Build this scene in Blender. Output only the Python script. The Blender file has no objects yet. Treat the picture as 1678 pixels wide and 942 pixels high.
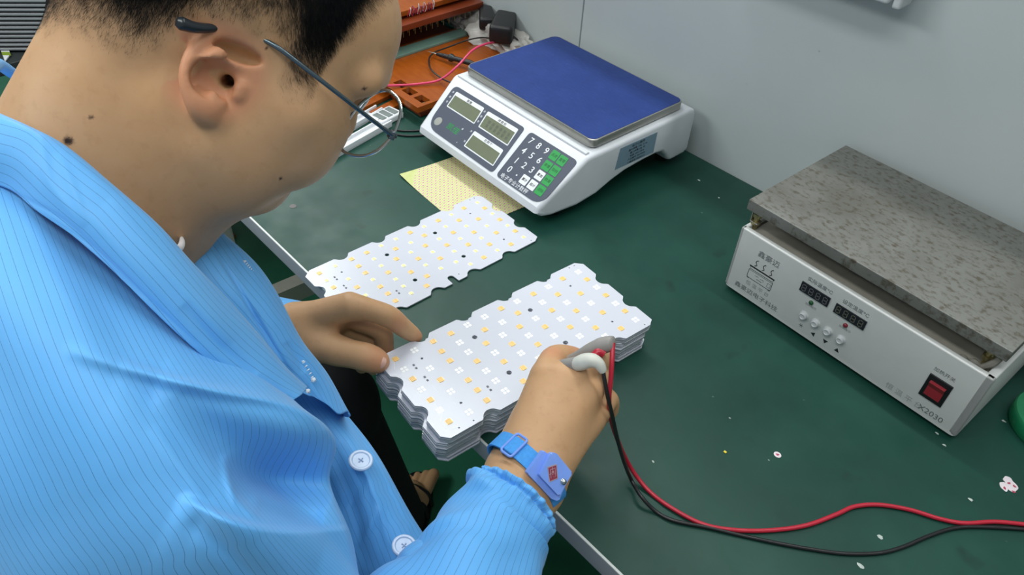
import bpy, bmesh, math, random
import numpy as np
from mathutils import Vector, Matrix
random.seed(7); RNG = np.random.default_rng(7)
SC = bpy.context.scene; COL = SC.collection
# ------------------------------------------------------------------ camera, world, lights, exposure
F_PX, YAW, PITCH, ROLL = 1247.811, -0.79446, 0.73132, 0.061191
TZ = 0.75                                   # top of the bench
CAM = np.array([0.0, 0.0, TZ + 0.68858])
_cp, _sp = math.cos(PITCH), math.sin(PITCH)
FW = np.array([math.sin(YAW)*_cp, math.cos(YAW)*_cp, -_sp])
_r = np.array([math.cos(YAW), -math.sin(YAW), 0.0]); _u = np.cross(_r, FW)
RT = math.cos(ROLL)*_r + math.sin(ROLL)*_u; UP = -math.sin(ROLL)*_r + math.cos(ROLL)*_u
cd = bpy.data.cameras.new('camera'); cam = bpy.data.objects.new('camera', cd); COL.objects.link(cam)
cd.sensor_width = 36.0; cd.lens = F_PX*36.0/1678.0; cd.clip_start = 0.01; cd.clip_end = 50
M = Matrix.Identity(4)
for i in range(3):
    M[i][0], M[i][1], M[i][2], M[i][3] = RT[i], UP[i], -FW[i], CAM[i]
cam.matrix_world = M; SC.camera = cam
def ray(px, py): return FW + RT*(px-839.0)/F_PX - UP*(py-471.0)/F_PX
def at(px, py, t): return CAM + ray(px, py)*t                 # point on a line of sight at depth t (metres)
def onz(px, py, z):                                           # point on the level z above the bench top
    d = ray(px, py); return CAM + d*((TZ+z-CAM[2])/d[2])

SC.view_settings.view_transform = 'Standard'; SC.view_settings.look = 'None'
SC.view_settings.gamma = 1.0; SC.view_settings.use_curve_mapping = False
SC.view_settings.exposure = 0.26
wd = bpy.data.worlds.new('world'); SC.world = wd; wd.use_nodes = True
wd.node_tree.nodes['Background'].inputs[0].default_value = (0.90, 0.96, 1.0, 1)
wd.node_tree.nodes['Background'].inputs[1].default_value = 0.31
def area(name, loc, target, sx, sy, power, col):
    l = bpy.data.lights.new(name, 'AREA'); l.shape = 'RECTANGLE'; l.size = sx; l.size_y = sy
    l.energy = power; l.color = col
    o = bpy.data.objects.new(name, l); COL.objects.link(o); o.location = loc
    o.rotation_euler = (Vector(target)-Vector(loc)).to_track_quat('-Z', 'Y').to_euler()
    return o
area('tube_and_fill_light', (-2.25, 0.93, 1.75), (-1.6, 0.2, 0.9), 1.1, 0.28, 2.6, (0.95, 1.0, 0.99))  # added lamp by the left wall, put in for the glare on the mat
area('tube_and_fill_light', (-1.7, -1.3, 2.55), (-1.3, 0.0, 0.8), 1.3, 0.35, 20, (0.97, 1.0, 0.99))  # fill lamp, added to brighten front faces of bench and hot plate
area('tube_and_fill_light', (-0.55, 1.105, 2.55), (-0.55, 1.105, 0), 3.4, 0.035, 19, (0.97, 1.0, 0.99))     # a row just beyond the partition
# rows of fluorescent tubes under the ceiling of the workshop
area('tube_and_fill_light', (-1.35, 0.75, 2.55), (-1.35, 0.75, 0), 0.30, 1.3, 6, (0.97, 1.0, 0.99))
area('tube_and_fill_light', (-0.1, -0.25, 2.55), (-0.1, -0.25, 0), 1.3, 0.35, 13, (0.97, 1.0, 0.99))
area('tube_and_fill_light', (-2.4, 1.0, 2.5), (-1.2, 0.7, 0.7), 0.3, 1.3, 14, (0.97, 1.0, 0.99))
# ------------------------------------------------------------------ materials
def srgb(r, g, b):
    f = lambda c: (c/255.0/12.92) if c/255.0 <= 0.04045 else ((c/255.0+0.055)/1.055)**2.4
    return (f(r), f(g), f(b), 1.0)
class NT:
    def __init__(s, name):
        s.m = bpy.data.materials.new(name); s.m.use_nodes = True; s.t = s.m.node_tree
        s.b = s.t.nodes['Principled BSDF']
    def n(s, typ, **kw):
        nd = s.t.nodes.new(typ)
        for k, v in kw.items():
            if hasattr(nd, k): setattr(nd, k, v)
            else: nd.inputs[k].default_value = v
        return nd
    def l(s, a, b): s.t.links.new(a, b)
    def coord(s, kind='Object', scale=(1, 1, 1), rot=(0, 0, 0)):
        tc = s.n('ShaderNodeTexCoord'); mp = s.n('ShaderNodeMapping')
        mp.inputs['Scale'].default_value = scale; mp.inputs['Rotation'].default_value = rot
        s.l(tc.outputs[kind], mp.inputs[0]); return mp.outputs[0]
    def noise(s, co, scale, detail=4, rough=0.6):
        n = s.n('ShaderNodeTexNoise'); n.inputs['Scale'].default_value = scale
        n.inputs['Detail'].default_value = detail; n.inputs['Roughness'].default_value = rough
        s.l(co, n.inputs['Vector']); return n.outputs['Fac']
    def ramp(s, fac, stops):
        r = s.n('ShaderNodeValToRGB'); e = r.color_ramp.elements
        while len(e) < len(stops): e.new(0.5)
        for q, (p, c) in zip(e, stops): q.position = p; q.color = c
        s.l(fac, r.inputs[0]); return r.outputs[0]
    def mix(s, fac, a, b, mode='MIX'):
        m = s.n('ShaderNodeMix'); m.data_type = 'RGBA'; m.blend_type = mode
        for v, i in ((fac, 0), (a, 6), (b, 7)):
            if isinstance(v, (int, float)): m.inputs[i].default_value = v
            elif isinstance(v, tuple): m.inputs[i].default_value = v
            else: s.l(v, m.inputs[i])
        return m.outputs[2]
    def bump(s, h, strength=0.3, dist=0.001):
        b = s.n('ShaderNodeBump'); b.inputs['Strength'].default_value = strength
        b.inputs['Distance'].default_value = dist; s.l(h, b.inputs['Height'])
        s.l(b.outputs[0], s.b.inputs['Normal'])
def plain(name, col, rough=0.5, metal=0.0, spec=0.5, var=0.06, vscale=40, **kw):
    t = NT(name); co = t.coord()
    f = t.noise(co, vscale)
    dk = tuple(c*(1-var) for c in col[:3])+(1,); lt = tuple(min(1, c*(1+var)) for c in col[:3])+(1,)
    t.l(t.ramp(f, [(0.3, dk), (0.7, lt)]), t.b.inputs['Base Color'])
    t.b.inputs['Roughness'].default_value = rough; t.b.inputs['Metallic'].default_value = metal
    t.b.inputs['Specular IOR Level'].default_value = spec
    for k, v in kw.items(): t.b.inputs[k.replace('_', ' ')].default_value = v
    return t.m
# ------------------------------------------------------------------ mesh helpers
def catmull(P, n, closed=False):
    P = np.asarray(P, float); m = len(P)
    if m == 2: return P[0]+(P[1]-P[0])*np.linspace(0, 1, n)[:, None]
    if closed: Q = np.vstack([P[-1:], P, P[:2]]); segs = m
    else: Q = np.vstack([2*P[0]-P[1], P, 2*P[-1]-P[-2]]); segs = m-1
    u = np.linspace(0, segs, n, endpoint=not closed); i = np.minimum(u.astype(int), segs-1); f = (u-i)[:, None]
    a, b, c, d = Q[i], Q[i+1], Q[i+2], Q[i+3]
    return 0.5*((2*b)+(-a+c)*f+(2*a-5*b+4*c-d)*f**2+(-a+3*b-3*c+d)*f**3)
class MB:
    """collects shapes; build() links them as one mesh object"""
    def __init__(s): s.v = []; s.f = []; s.m = []; s.uv = None
    def add(s, v, f, mi=0):
        o = len(s.v); s.v += [tuple(map(float, q)) for q in v]
        s.f += [tuple(int(i)+o for i in q) for q in f]; s.m += [mi]*len(f); return s
    def box(s, lo, hi, b=0.0, mi=0):
        lo = np.array(lo, float); hi = np.array(hi, float)
        b = min(b, *((hi-lo)*0.49))
        if b <= 0:
            v = [(x, y, z) for x in (lo[0], hi[0]) for y in (lo[1], hi[1]) for z in (lo[2], hi[2])]
            return s.add(v, [(0, 1, 3, 2), (4, 6, 7, 5), (0, 4, 5, 1), (2, 3, 7, 6), (0, 2, 6, 4), (1, 5, 7, 3)], mi)
        bm = bmesh.new(); bmesh.ops.create_cube(bm, size=1)
        for q in bm.verts: q.co = Vector([lo[i]+(q.co[i]+0.5)*(hi[i]-lo[i]) for i in range(3)])
        bmesh.ops.bevel(bm, geom=list(bm.edges), offset=b, segments=3, profile=0.6, affect='EDGES')
        bm.verts.index_update()
        s.add([q.co[:] for q in bm.verts], [[q.index for q in f.verts] for f in bm.faces], mi); bm.free(); return s
    def prism(s, pts, z0, z1, b=0.0, mi=0):
        """pts: 2D outline (ccw)"""
        a = sum(pts[i][0]*pts[(i+1) % len(pts)][1]-pts[(i+1) % len(pts)][0]*pts[i][1] for i in range(len(pts)))
        if a < 0: pts = pts[::-1]
        n = len(pts)
        bm = bmesh.new(); lo = [bm.verts.new((p[0], p[1], z0)) for p in pts]; hi = [bm.verts.new((p[0], p[1], z1)) for p in pts]
        bm.faces.new(lo[::-1]); top = bm.faces.new(hi)
        for i in range(n): bm.faces.new((lo[i], lo[(i+1) % n], hi[(i+1) % n], hi[i]))
        if b > 0:
            bmesh.ops.bevel(bm, geom=list(top.edges), offset=b, segments=3, profile=0.5, affect='EDGES')
        bmesh.ops.triangulate(bm, faces=[f for f in bm.faces if len(f.verts) > 4])
        bm.verts.index_update()
        s.add([q.co[:] for q in bm.verts], [[q.index for q in f.verts] for f in bm.faces], mi); bm.free(); return s
    def tube(s, P, r, seg=12, n=None, mi=0, cap=True, flat=None):
        P = np.asarray(P, float); R = np.broadcast_to(np.asarray(r, float), (len(P),))
        if n:
            R = np.interp(np.linspace(0, 1, n), np.linspace(0, 1, len(P)), R); P = catmull(P, n)
        T = np.gradient(P, axis=0); T /= np.linalg.norm(T, axis=1)[:, None]+1e-12
        a = np.array([0, 0, 1.0]) if abs(T[0][2]) < 0.9 else np.array([1.0, 0, 0])
        N = np.cross(T[0], a); N /= np.linalg.norm(N); v = []
        for i in range(len(P)):
            N = N-T[i]*(N@T[i]); N /= np.linalg.norm(N); B = np.cross(T[i], N)
            for k in range(seg):
                w = 2*math.pi*k/seg
                q = N*math.cos(w)+B*math.sin(w)
                v.append(P[i]+q*R[i])
        f = [(i*seg+k, i*seg+(k+1) % seg, (i+1)*seg+(k+1) % seg, (i+1)*seg+k) for i in range(len(P)-1) for k in range(seg)]
        if cap:
            f.append(tuple(range(seg))[::-1]); f.append(tuple((len(P)-1)*seg+k for k in range(seg)))
        return s.add(v, f, mi)
    def lathe(s, prof, c=(0, 0, 0), seg=32, mi=0, ax=2):
        """profile (r, h) turned about an axis through c"""
        v = []
        for r, h in prof:
            for k in range(seg):
                w = 2*math.pi*k/seg; p = [r*math.cos(w), r*math.sin(w), h]
                if ax == 0: p = [p[2], p[0], p[1]]
                if ax == 1: p = [p[1], p[2], p[0]]
                v.append([p[i]+c[i] for i in range(3)])
        f = [(i*seg+k, i*seg+(k+1) % seg, (i+1)*seg+(k+1) % seg, (i+1)*seg+k) for i in range(len(prof)-1) for k in range(seg)]
        f.append(tuple(range(seg))[::-1]); f.append(tuple((len(prof)-1)*seg+k for k in range(seg)))
        return s.add(v, f, mi)
    def xf(s, R=None, t=(0, 0, 0)):
        V = np.array(s.v, float)
        if R is not None: V = V@np.array(R).T
        s.v = [tuple(q) for q in V+np.array(t)]; return s
    def build(s, name, mats, parent=None, smooth=40, origin=None, uv=None, **props):
        me = bpy.data.meshes.new(name); V = np.array(s.v, float)
        base = np.zeros(3)
        if parent is not None and origin is None: base = np.array(parent.get('_w', (0, 0, 0)))
        if origin is not None: base = np.array(origin, float)
        me.from_pydata([tuple(q) for q in V-base], [], s.f)
        if not isinstance(mats, (list, tuple)): mats = [mats]
        for m in mats: me.materials.append(m)
        if len(mats) > 1: me.polygons.foreach_set('material_index', s.m)
        if uv is not None:
            lay = me.uv_layers.new(name='uv'); li = np.zeros(len(me.loops), int); me.loops.foreach_get('vertex_index', li)
            lay.data.foreach_set('uv', np.asarray(uv, float)[li].ravel())
        if smooth is not None:
            me.polygons.foreach_set('use_smooth', [True]*len(me.polygons)); me.update()
            if smooth < 180: me.set_sharp_from_angle(angle=math.radians(smooth))
        me.update()
        o = bpy.data.objects.new(name, me); COL.objects.link(o)
        if parent is not None: o.parent = parent
        else: o.location = base
        for k, val in props.items(): o[k] = val
        return o
def thing(name, label, cat, loc=(0, 0, 0), rz=0.0, group=None, world=False):
    """an Empty at the base of a thing; world=True: parts are given in world coordinates"""
    o = bpy.data.objects.new(name, None); COL.objects.link(o); o.empty_display_size = 0.02
    o.location = loc; o.rotation_euler = (0, 0, rz); o['label'] = label; o['category'] = cat
    if world: o['_w'] = tuple(map(float, loc))
    if group: o['group'] = group
    return o
def tag(o, label, cat, group=None):
    o['label'] = label; o['category'] = cat
    if group: o['group'] = group
    return o
def struct(o): o['kind'] = 'structure'; return o
def curve_plate(name, outers, holes, z0, z1, mat, parent=None, origin=None, bevel=0.0):
    """flat plate with real holes, from a filled 2D curve"""
    cu = bpy.data.curves.new(name, 'CURVE'); cu.dimensions = '2D'; cu.fill_mode = 'BOTH'
    cu.extrude = (z1-z0)/2-bevel; cu.bevel_depth = bevel; cu.bevel_resolution = 1
    for pts in list(outers)+list(holes):
        sp = cu.splines.new('POLY'); sp.points.add(len(pts)-1)
        for q, p in zip(sp.points, pts): q.co = (p[0], p[1], 0, 1)
        sp.use_cyclic_u = True
    tmp = bpy.data.objects.new(name, cu); COL.objects.link(tmp)
    bpy.context.view_layer.update()
    dg = bpy.context.evaluated_depsgraph_get(); me = bpy.data.meshes.new_from_object(tmp.evaluated_get(dg))
    bpy.data.objects.remove(tmp); bpy.data.curves.remove(cu)
    me.transform(Matrix.Translation((0, 0, (z0+z1)/2))); me.name = name
    me.materials.clear(); me.materials.append(mat)
    o = bpy.data.objects.new(name, me); COL.objects.link(o)
    if parent is not None: o.parent = parent
    return o
def text_mesh(txt, size, mat, name, parent, mtx, ext=0.0001, align='CENTER', sx=1.0, shear=0.0, bold=0.0):
    """lettering as a thin raised mesh; mtx places its x-right, y-up plane in the parent's space"""
    cu = bpy.data.curves.new(name, 'FONT'); cu.body = txt; cu.size = size; cu.align_x = align; cu.align_y = 'CENTER'
    cu.extrude = ext; cu.resolution_u = 3; cu.shear = shear; cu.offset = bold
    tmp = bpy.data.objects.new(name, cu); COL.objects.link(tmp); bpy.context.view_layer.update()
    dg = bpy.context.evaluated_depsgraph_get(); me = bpy.data.meshes.new_from_object(tmp.evaluated_get(dg))
    bpy.data.objects.remove(tmp); bpy.data.curves.remove(cu)
    me.transform(Matrix.Diagonal((sx, 1, 1, 1))); me.transform(mtx); me.name = name
    me.materials.clear(); me.materials.append(mat)
    o = bpy.data.objects.new(name, me); COL.objects.link(o)
    if parent is not None: o.parent = parent
    return o
def arc(cx, cy, r, a0, a1, n): return [(cx+r*math.cos(math.radians(a0+(a1-a0)*i/(n-1))), cy+r*math.sin(math.radians(a0+(a1-a0)*i/(n-1)))) for i in range(n)]
def rrect(x0, y0, x1, y1, r, n=6):
    if isinstance(r, (int, float)): r = (r,)*4
    return arc(x0+r[0], y0+r[0], r[0], 180, 270, n)+arc(x1-r[1], y0+r[1], r[1], 270, 360, n)+arc(x1-r[2], y1-r[2], r[2], 0, 90, n)+arc(x0+r[3], y1-r[3], r[3], 90, 180, n)
def frame_mtx(o, ex, ey):
    ex = Vector(ex).normalized(); ey = Vector(ey).normalized(); ez = ex.cross(ey)
    m = Matrix.Identity(4)
    for i in range(3): m[i][0], m[i][1], m[i][2], m[i][3] = ex[i], ey[i], ez[i], o[i]
    return m
# ------------------------------------------------------------------ the setting
def mat_wall():
    t = NT('painted_panel_wall'); co = t.coord()
    f = t.noise(co, 3.0, 5); g = t.noise(co, 60, 3)
    c = t.ramp(f, [(0.3, srgb(177, 186, 187)), (0.7, srgb(185, 192, 192))])
    sp = t.n('ShaderNodeTexVoronoi', feature='F1'); sp.inputs['Scale'].default_value = 22; t.l(t.coord('Object', (1, 1, 1.6)), sp.inputs['Vector'])
    s2 = t.ramp(sp.outputs['Distance'], [(0.035, (1, 1, 1, 1)), (0.06, (0, 0, 0, 1))])
    f3 = t.noise(co, 5, 2); s3 = t.ramp(f3, [(0.5, (0, 0, 0, 1)), (0.6, (0.6, 0.6, 0.6, 1))])
    k = t.mix(1.0, s2, s3, 'MULTIPLY')
    t.l(t.mix(k, c, srgb(120, 126, 124)), t.b.inputs['Base Color'])
    t.b.inputs['Roughness'].default_value = 0.55; t.bump(g, 0.05, 0.0004); return t.m
M_WALL = mat_wall()
YW = 1.0104
XS = -0.892
w = MB(); w.box((XS+0.0012, YW, 0), (2.2, YW+0.03, 1.70), 0.0015); w.box((-3.6, YW, 0), (XS-0.0012, YW+0.03, 1.70), 0.0015)
w.box((XS-0.01, YW+0.012, 0), (XS+0.01, YW+0.028, 1.70))
struct(w.build('wall_back', M_WALL))
struct(MB().box((-3.66, -2.5, 0), (-3.6, 2.5, 2.7)).build('wall_left', M_WALL))
def mat_floor():
    t = NT('green_floor_paint'); co = t.coord(); f = t.noise(co, 6, 5)
    t.l(t.ramp(f, [(0.3, srgb(40, 106, 80)), (0.7, srgb(48, 118, 90))]), t.b.inputs['Base Color'])
    t.b.inputs['Roughness'].default_value = 0.4; return t.m
struct(MB().box((-3.6, -2.5, -0.05), (2.2, 2.5, 0)).build('floor', mat_floor()))
struct(MB().box((-3.6, -2.5, 2.7), (2.2, 2.5, 2.76)).build('ceiling', plain('ceiling_tile', srgb(215, 218, 216), 0.8)))
# ------------------------------------------------------------------ workbench
def mat_mat():
    t = NT('green_rubber_mat'); co = t.coord()
    f = t.noise(co, 9, 5); g = t.noise(co, 300, 2)
    c = t.ramp(f, [(0.30, srgb(18, 57, 48)), (0.5, srgb(22, 64, 54)), (0.72, srgb(28, 71, 60))])
    # dark scorch spots
    d = t.noise(t.coord('Object', (1, 1, 1)), 16, 3, 0.5); ds = t.ramp(d, [(0.66, (0, 0, 0, 1)), (0.75, (0.75, 0.75, 0.75, 1))])
    c2 = t.mix(ds, c, srgb(20, 42, 36))
    # pale specks and scratches
    v = t.n('ShaderNodeTexVoronoi', feature='F1'); v.inputs['Scale'].default_value = 26; t.l(co, v.inputs['Vector'])
    vs = t.ramp(v.outputs['Distance'], [(0.02, (0.55, 0.55, 0.55, 1)), (0.04, (0, 0, 0, 1))])
    m3 = t.ramp(t.noise(co, 4, 2), [(0.5, (0, 0, 0, 1)), (0.58, (1, 1, 1, 1))])
    c3 = t.mix(t.mix(1.0, vs, m3, 'MULTIPLY'), c2, srgb(120, 150, 135))
    t.l(c3, t.b.inputs['Base Color'])
    rr = t.ramp(t.noise(co, 25, 4), [(0.3, (0.38, 0.38, 0.38, 1)), (0.7, (0.48, 0.48, 0.48, 1))]); t.l(rr, t.b.inputs['Roughness'])
    t.b.inputs['Specular IOR Level'].default_value = 0.30
    t.bump(g, 0.10, 0.0003); return t.m
M_MAT = mat_mat()
M_EDGE = plain('grey_edge_strip', srgb(158, 158, 168), 0.4, var=0.04)
M_EDGE2 = plain('worn_pale_edge', srgb(205, 208, 205), 0.35)
M_STEEL = plain('painted_steel', srgb(186, 184, 172), 0.45)
YF = 0.3422
wb = thing('workbench', 'workbench with a green rubber mat and a grey front edge strip', 'workbench', (-0.8, 0.67, 0), world=True)
MB().box((-2.6, YF+0.001, TZ-0.003), (1.5, YW-0.002, TZ), 0.0006).build('rubber_mat', M_MAT, wb)
MB().box((-2.6, YF+0.003, TZ-0.028), (1.5, YW-0.002, TZ-0.003)).build('tabletop', plain('board', srgb(150, 145, 130), 0.6), wb)
e = MB(); e.box((-2.6, YF-0.001, TZ-0.028), (1.5, YF+0.003, TZ-0.0015), 0.0006); e.build('edge_strip', M_EDGE, wb)
MB().box((-2.6, YF-0.0012, TZ-0.0015), (1.5, YF+0.0016, TZ+0.0006), 0.0005).build('edge_bead', M_EDGE2, wb)
fr = MB(); fr.box((-2.5, YF+0.03, TZ-0.075), (1.4, YF+0.06, TZ-0.028), 0.002); fr.box((-2.5, YW-0.06, TZ-0.075), (1.4, YW-0.03, TZ-0.028), 0.002)
fr.build('frame_rail', M_STEEL, wb)
for x in (-2.45, -1.20, 0.15, 1.35):
    for y in (YF+0.045, YW-0.045):
        MB().box((x-0.02, y-0.02, 0), (x+0.02, y+0.02, TZ-0.075), 0.002).build('leg', M_STEEL, wb)
# low pale bar of the frame, seen between the front of the jacket and the bench
a = onz(436, 480, -0.60); b = onz(540, 436, -0.60)
fb = MB(); d = (b-a)/np.linalg.norm(b-a); pp = np.cross(d, [0, 0, 1])
p0, p1 = a-d*0.25, b+d*0.4
for z0, z1 in ((TZ-0.65, TZ-0.60),):
    q = [p0-pp*0.02, p1-pp*0.02, p1+pp*0.02, p0+pp*0.02]
    v = [(x[0], x[1], z) for z in (z0, z1) for x in q]
    fb.add(v, [(3, 2, 1, 0), (4, 5, 6, 7), (0, 1, 5, 4), (1, 2, 6, 5), (2, 3, 7, 6), (3, 0, 4, 7)])
fb.add(*(lambda m: (m.v, m.f))(MB().box((p0[0]-0.02, p0[1]-0.02, 0), (p0[0]+0.02, p0[1]+0.02, TZ-0.61))))
fb.add(*(lambda m: (m.v, m.f))(MB().box((p1[0]-0.02, p1[1]-0.02, 0), (p1[0]+0.02, p1[1]+0.02, TZ-0.61))))
tag(fb.build('footrest_bar', M_STEEL, origin=(a[0], a[1], 0)), 'pale steel footrest bar low under the bench, left of the worker\'s hand', 'footrest')

a = onz(335, 345, -.745); b = onz(376, 392, -.745); d = (b-a)/np.linalg.norm(b-a); q = np.array([-d[1], d[0], 0]); L_ = float(np.linalg.norm(b-a))
m = MB().box((0, -.02, 0), (L_, .02, .012), .002).xf(np.array([[d[0], q[0], 0], [d[1], q[1], 0], [0, 0, 1]]), (a[0], a[1], 0.0))
tag(m.build('wooden_lath', plain('brown_wood', srgb(150, 92, 44), .6), origin=(a[0], a[1], 0)), 'short brown wooden lath on the floor, just under the chin', 'lath')
# ------------------------------------------------------------------ LED boards
LED = "154,89,O 154,818,O 155,1175,O 155,279,W 155,454,O 156,638,W 159,991,W 397,430,W 399,1193,W 401,640,O 401,845,W 402,92,W 646,463,O 648,288,O 649,642,W 649,1173,O 649,996,O 649,820,O 653,100,O 893,1003,W 893,823,W 893,644,O 894,1180,W 895,470,W 897,108,O 898,289,W 1139,103,W 1140,826,O 1140,655,W 1142,1186,O 1142,475,O 1261,285,O 1262,1028,O 1384,833,W 1385,477,W 1386,657,O 1390,105,W 1508,1014,W 1510,301,W 1630,837,O 1632,659,W 1634,482,O 1639,103,O 1757,1035,W 1761,284,O 1879,836,W 1882,112,W 1882,481,W 1884,658,O 1886,1194,W 2125,1014,W 2126,1195,O 2126,660,W 2130,304,W 2131,835,O 2132,121,O 2134,483,O 2376,836,W 2377,661,O 2377,1018,O 2377,123,W 2378,1191,W 2379,481,W 2381,303,O 2623,1204,O 2623,659,W 2627,107,O 2627,869,O 2631,452,O 2872,840,W 2874,1010,O 2875,659,O 2875,1194,W 2878,296,O 2881,479,W 2882,120,W"
def bite(c, edge, side, r=10.6, off=2.6):
    """half-round notch on a board edge, in walking order"""
    a = math.degrees(math.asin(off/r)); P = []
    A = arc(0, 0, r, 180+a, 360-a, 12)             # dips in -y
    A = [(A[0][0]-1.4, -off+1.8)]*0+A
    w = A[-1][0]
    A = [(-w-1.5, -off), (-w, -off-1.4)]+A[1:-1]+[(w, -off-1.4), (w+1.5, -off)]
    A = [(x, y+off) for x, y in A]                 # edge line at y = 0, notch below it
    if side == 'top': return [(c+x, edge+y) for x, y in A]
    if side == 'bottom': return [(c-x, edge-y) for x, y in A]
    if side == 'right': return [(edge+y, c-x) for x, y in A]
    return [(edge-y, c+x) for x, y in A]
def board_outline():
    # board space in mm: u along the long side, v across; walked clockwise in (u, v up)
    U0, U1, V0, V1 = -2.6, 304.4, -4.6, 136.2; N = (57.8, 119.6, 181.2, 244.2)
    P = [(8, V0-0), (U0, 3.5)]
    P = []
    P += [(U0, 3.5)]
    for c in (39.8, 90.4): P += bite(c, U0, 'left')
    P += [(U0, 128.2), (5.2, V1)]
    for c in N[:1]+N[1:2]: P += bite(c, V1, 'top')
    P += [(144.5, V1)]+[(144.8, 126.0)]+arc(149.8, 126.0, 5.0, 180, 360, 10)+[(154.8, 126.0), (155.1, V1)]
    for c in N[2:]: P += bite(c, V1, 'top')
    P += [(295.6, V1), (U1, 130.6)]
    for c in (91.4, 40.2): P += bite(c, U1, 'right')
    P += [(U1, 3.6), (295.6, V0)]
    for c in N[::-1]: P += bite(c, V0, 'bottom')
    P += [(8, V0)]
    return [(u*0.001, -v*0.001) for u, v in P]
OUT = board_outline()
def circ(u, v, r, n=16): return [(u*.001+r*.001*math.cos(2*math.pi*k/n), -v*.001+r*.001*math.sin(2*math.pi*k/n)) for k in range(n)]
BH = [circ(u, v, 3.1, 20) for u, v in ((192, 32.8), (109.2, 31.8), (191.8, 100), (109, 99.2))]
SH = [circ(u, v, 1.5, 12) for u, v in ((40.4, 25.2), (40.2, 104), (262, 27), (261.7, 105.5))]
TH = [circ(u, v, .9, 8) for u, v in ((19.6, 130.3), (37.5, 131.3), (283.7, -1), (292, -.7), (290.8, 132), (163, 126))]
def mat_board():
    t = NT('white_solder_mask'); co = t.coord()
    t.b.inputs['Base Color'].default_value = srgb(205, 207, 218)
    t.b.inputs['Roughness'].default_value = 0.22; t.b.inputs['Specular IOR Level'].default_value = 0.5
    t.bump(t.noise(co, 30, 2), 0.02, 0.0005); return t.m
M_BOARD = mat_board()
M_ALU = plain('aluminium_core', srgb(196, 200, 208), 0.35, 0.25)
M_PAD = plain('tinned_pad_painted_glare', (0.98, 0.98, 0.98, 1), 0.5, 0.0, var=.01)  # matte near-white: the tin's bright reflection is put into the colour
M_PHY = plain('yellow_phosphor', srgb(248, 238, 158), 0.35, var=0.05)
M_PHO = plain('orange_phosphor', srgb(250, 202, 122), 0.35, var=0.08)
M_PHO2 = plain('gold_pad', srgb(248, 222, 172), 0.3, 0.1)
M_HOLE = plain('dark_hole', srgb(70, 76, 82), 0.6)
M_SMD = plain('black_resistor', srgb(92, 96, 104), 0.4)
M_TRACE = plain('mask_over_trace', srgb(232, 236, 244), 0.2)
TH_B = 0.0016
bare = None
def board_mesh():
    global bare
    o = curve_plate('led_board', [OUT], BH+SH+TH, 0, TH_B, M_BOARD, bevel=0.0)
    me = o.data; me.materials.append(M_ALU)
    for p in me.polygons:
        if abs(p.normal.z) < 0.5 or (p.normal.z < 0): p.material_index = 1
    bare = me; return o
def pad4(c, e=3.0, s=2.15, z0=TH_B, h=0.00012, diag=False):
    m = MB()
    for sx in (-1, 1):
        for sy in (-1, 1):
            x, y = c[0]*0+sx*s*.001, sy*s*.001
            m.prism([(px*.001+x, py*.001+y) for px, py in rrect(-e/2, -e/2, e/2, e/2, .8, 4)], z0, z0+h)
    return m
def make_board(name, label, loc, ang, populated, group=None):
    root = thing(name, label, 'circuit board', loc, ang, group)
    b = board_mesh(); b.name = 'board_panel'; b.parent = root
    src = {}
    pw = pad4((0, 0), 3.5, 2.15); src['W0'] = pw.build('solder_pads', M_PAD, root)
    po = MB()
    for sx in (-1, 1):
        po.box((sx*2.9e-3-.9e-3, -2.9e-3, TH_B), (sx*2.9e-3+.9e-3, 2.9e-3, TH_B+.00025))
    po.prism([(x*.001, y*.001) for x, y in rrect(-2.8, -3.4, 2.8, 3.4, .9, 4)], TH_B, TH_B+.00065, .0002, 1)
    src['O'] = po.build('led_chip', [M_PHO2, M_PHO], root)
    py = MB(); py.prism([(x*.001, y*.001) for x, y in rrect(-3.0, -3.0, 3.0, 3.0, 1.1, 4)], TH_B, TH_B+.0003)
    py.prism([(x*.001, y*.001) for x, y in rrect(-2.2, -2.6, 2.2, 2.6, .9, 4)], TH_B, TH_B+.00065, .0002, 1)
    src['W1'] = py.build('led_chip', [M_PAD, M_PHY], root)
    key = 'W1' if populated else 'W0'
    drop = src.pop('W0' if populated else 'W1'); bpy.data.objects.remove(drop)
    used = set()
    for q in LED.split():
        u, v, t = q.split(','); k = 'O' if t == 'O' else key
        o = src[k] if k not in used else src[k].copy()
        if k in used: COL.objects.link(o); o.parent = root
        used.add(k); o.location = (int(u)*1e-4, -int(v)*1e-4, 0)
    for u, v in ((27.4, 31.3), (28, 53.5), (77, 105)):
        m = MB(); m.box((u*.001-.0011, -(v+2.9)*.001-.0013, TH_B), (u*.001+.0011, -(v+2.9)*.001+.0013, TH_B+.0006), .0002)
        m.box((u*.001-.0011, -(v-2.9)*.001-.0013, TH_B), (u*.001+.0011, -(v-2.9)*.001+.0013, TH_B+.0006), .0002)
        m.build('resistor_pair', M_SMD, root)
    tr = MB()
    for L in ([(12, 12), (6, 22), (6, 34), (16, 48), (16, 60), (9, 66), (9, 80), (16, 88), (16, 104), (8, 112), (8, 124)], [(16, 112), (11, 120), (11, 128), (20, 128)], [(28, 64), (28, 82), (34, 90), (34, 106)]):
        tr.tube([(u*.001, -v*.001, TH_B-.0002) for u, v in L], 0.00035, 6)
    tr.build('copper_trace', M_TRACE, root)
    return root
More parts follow.
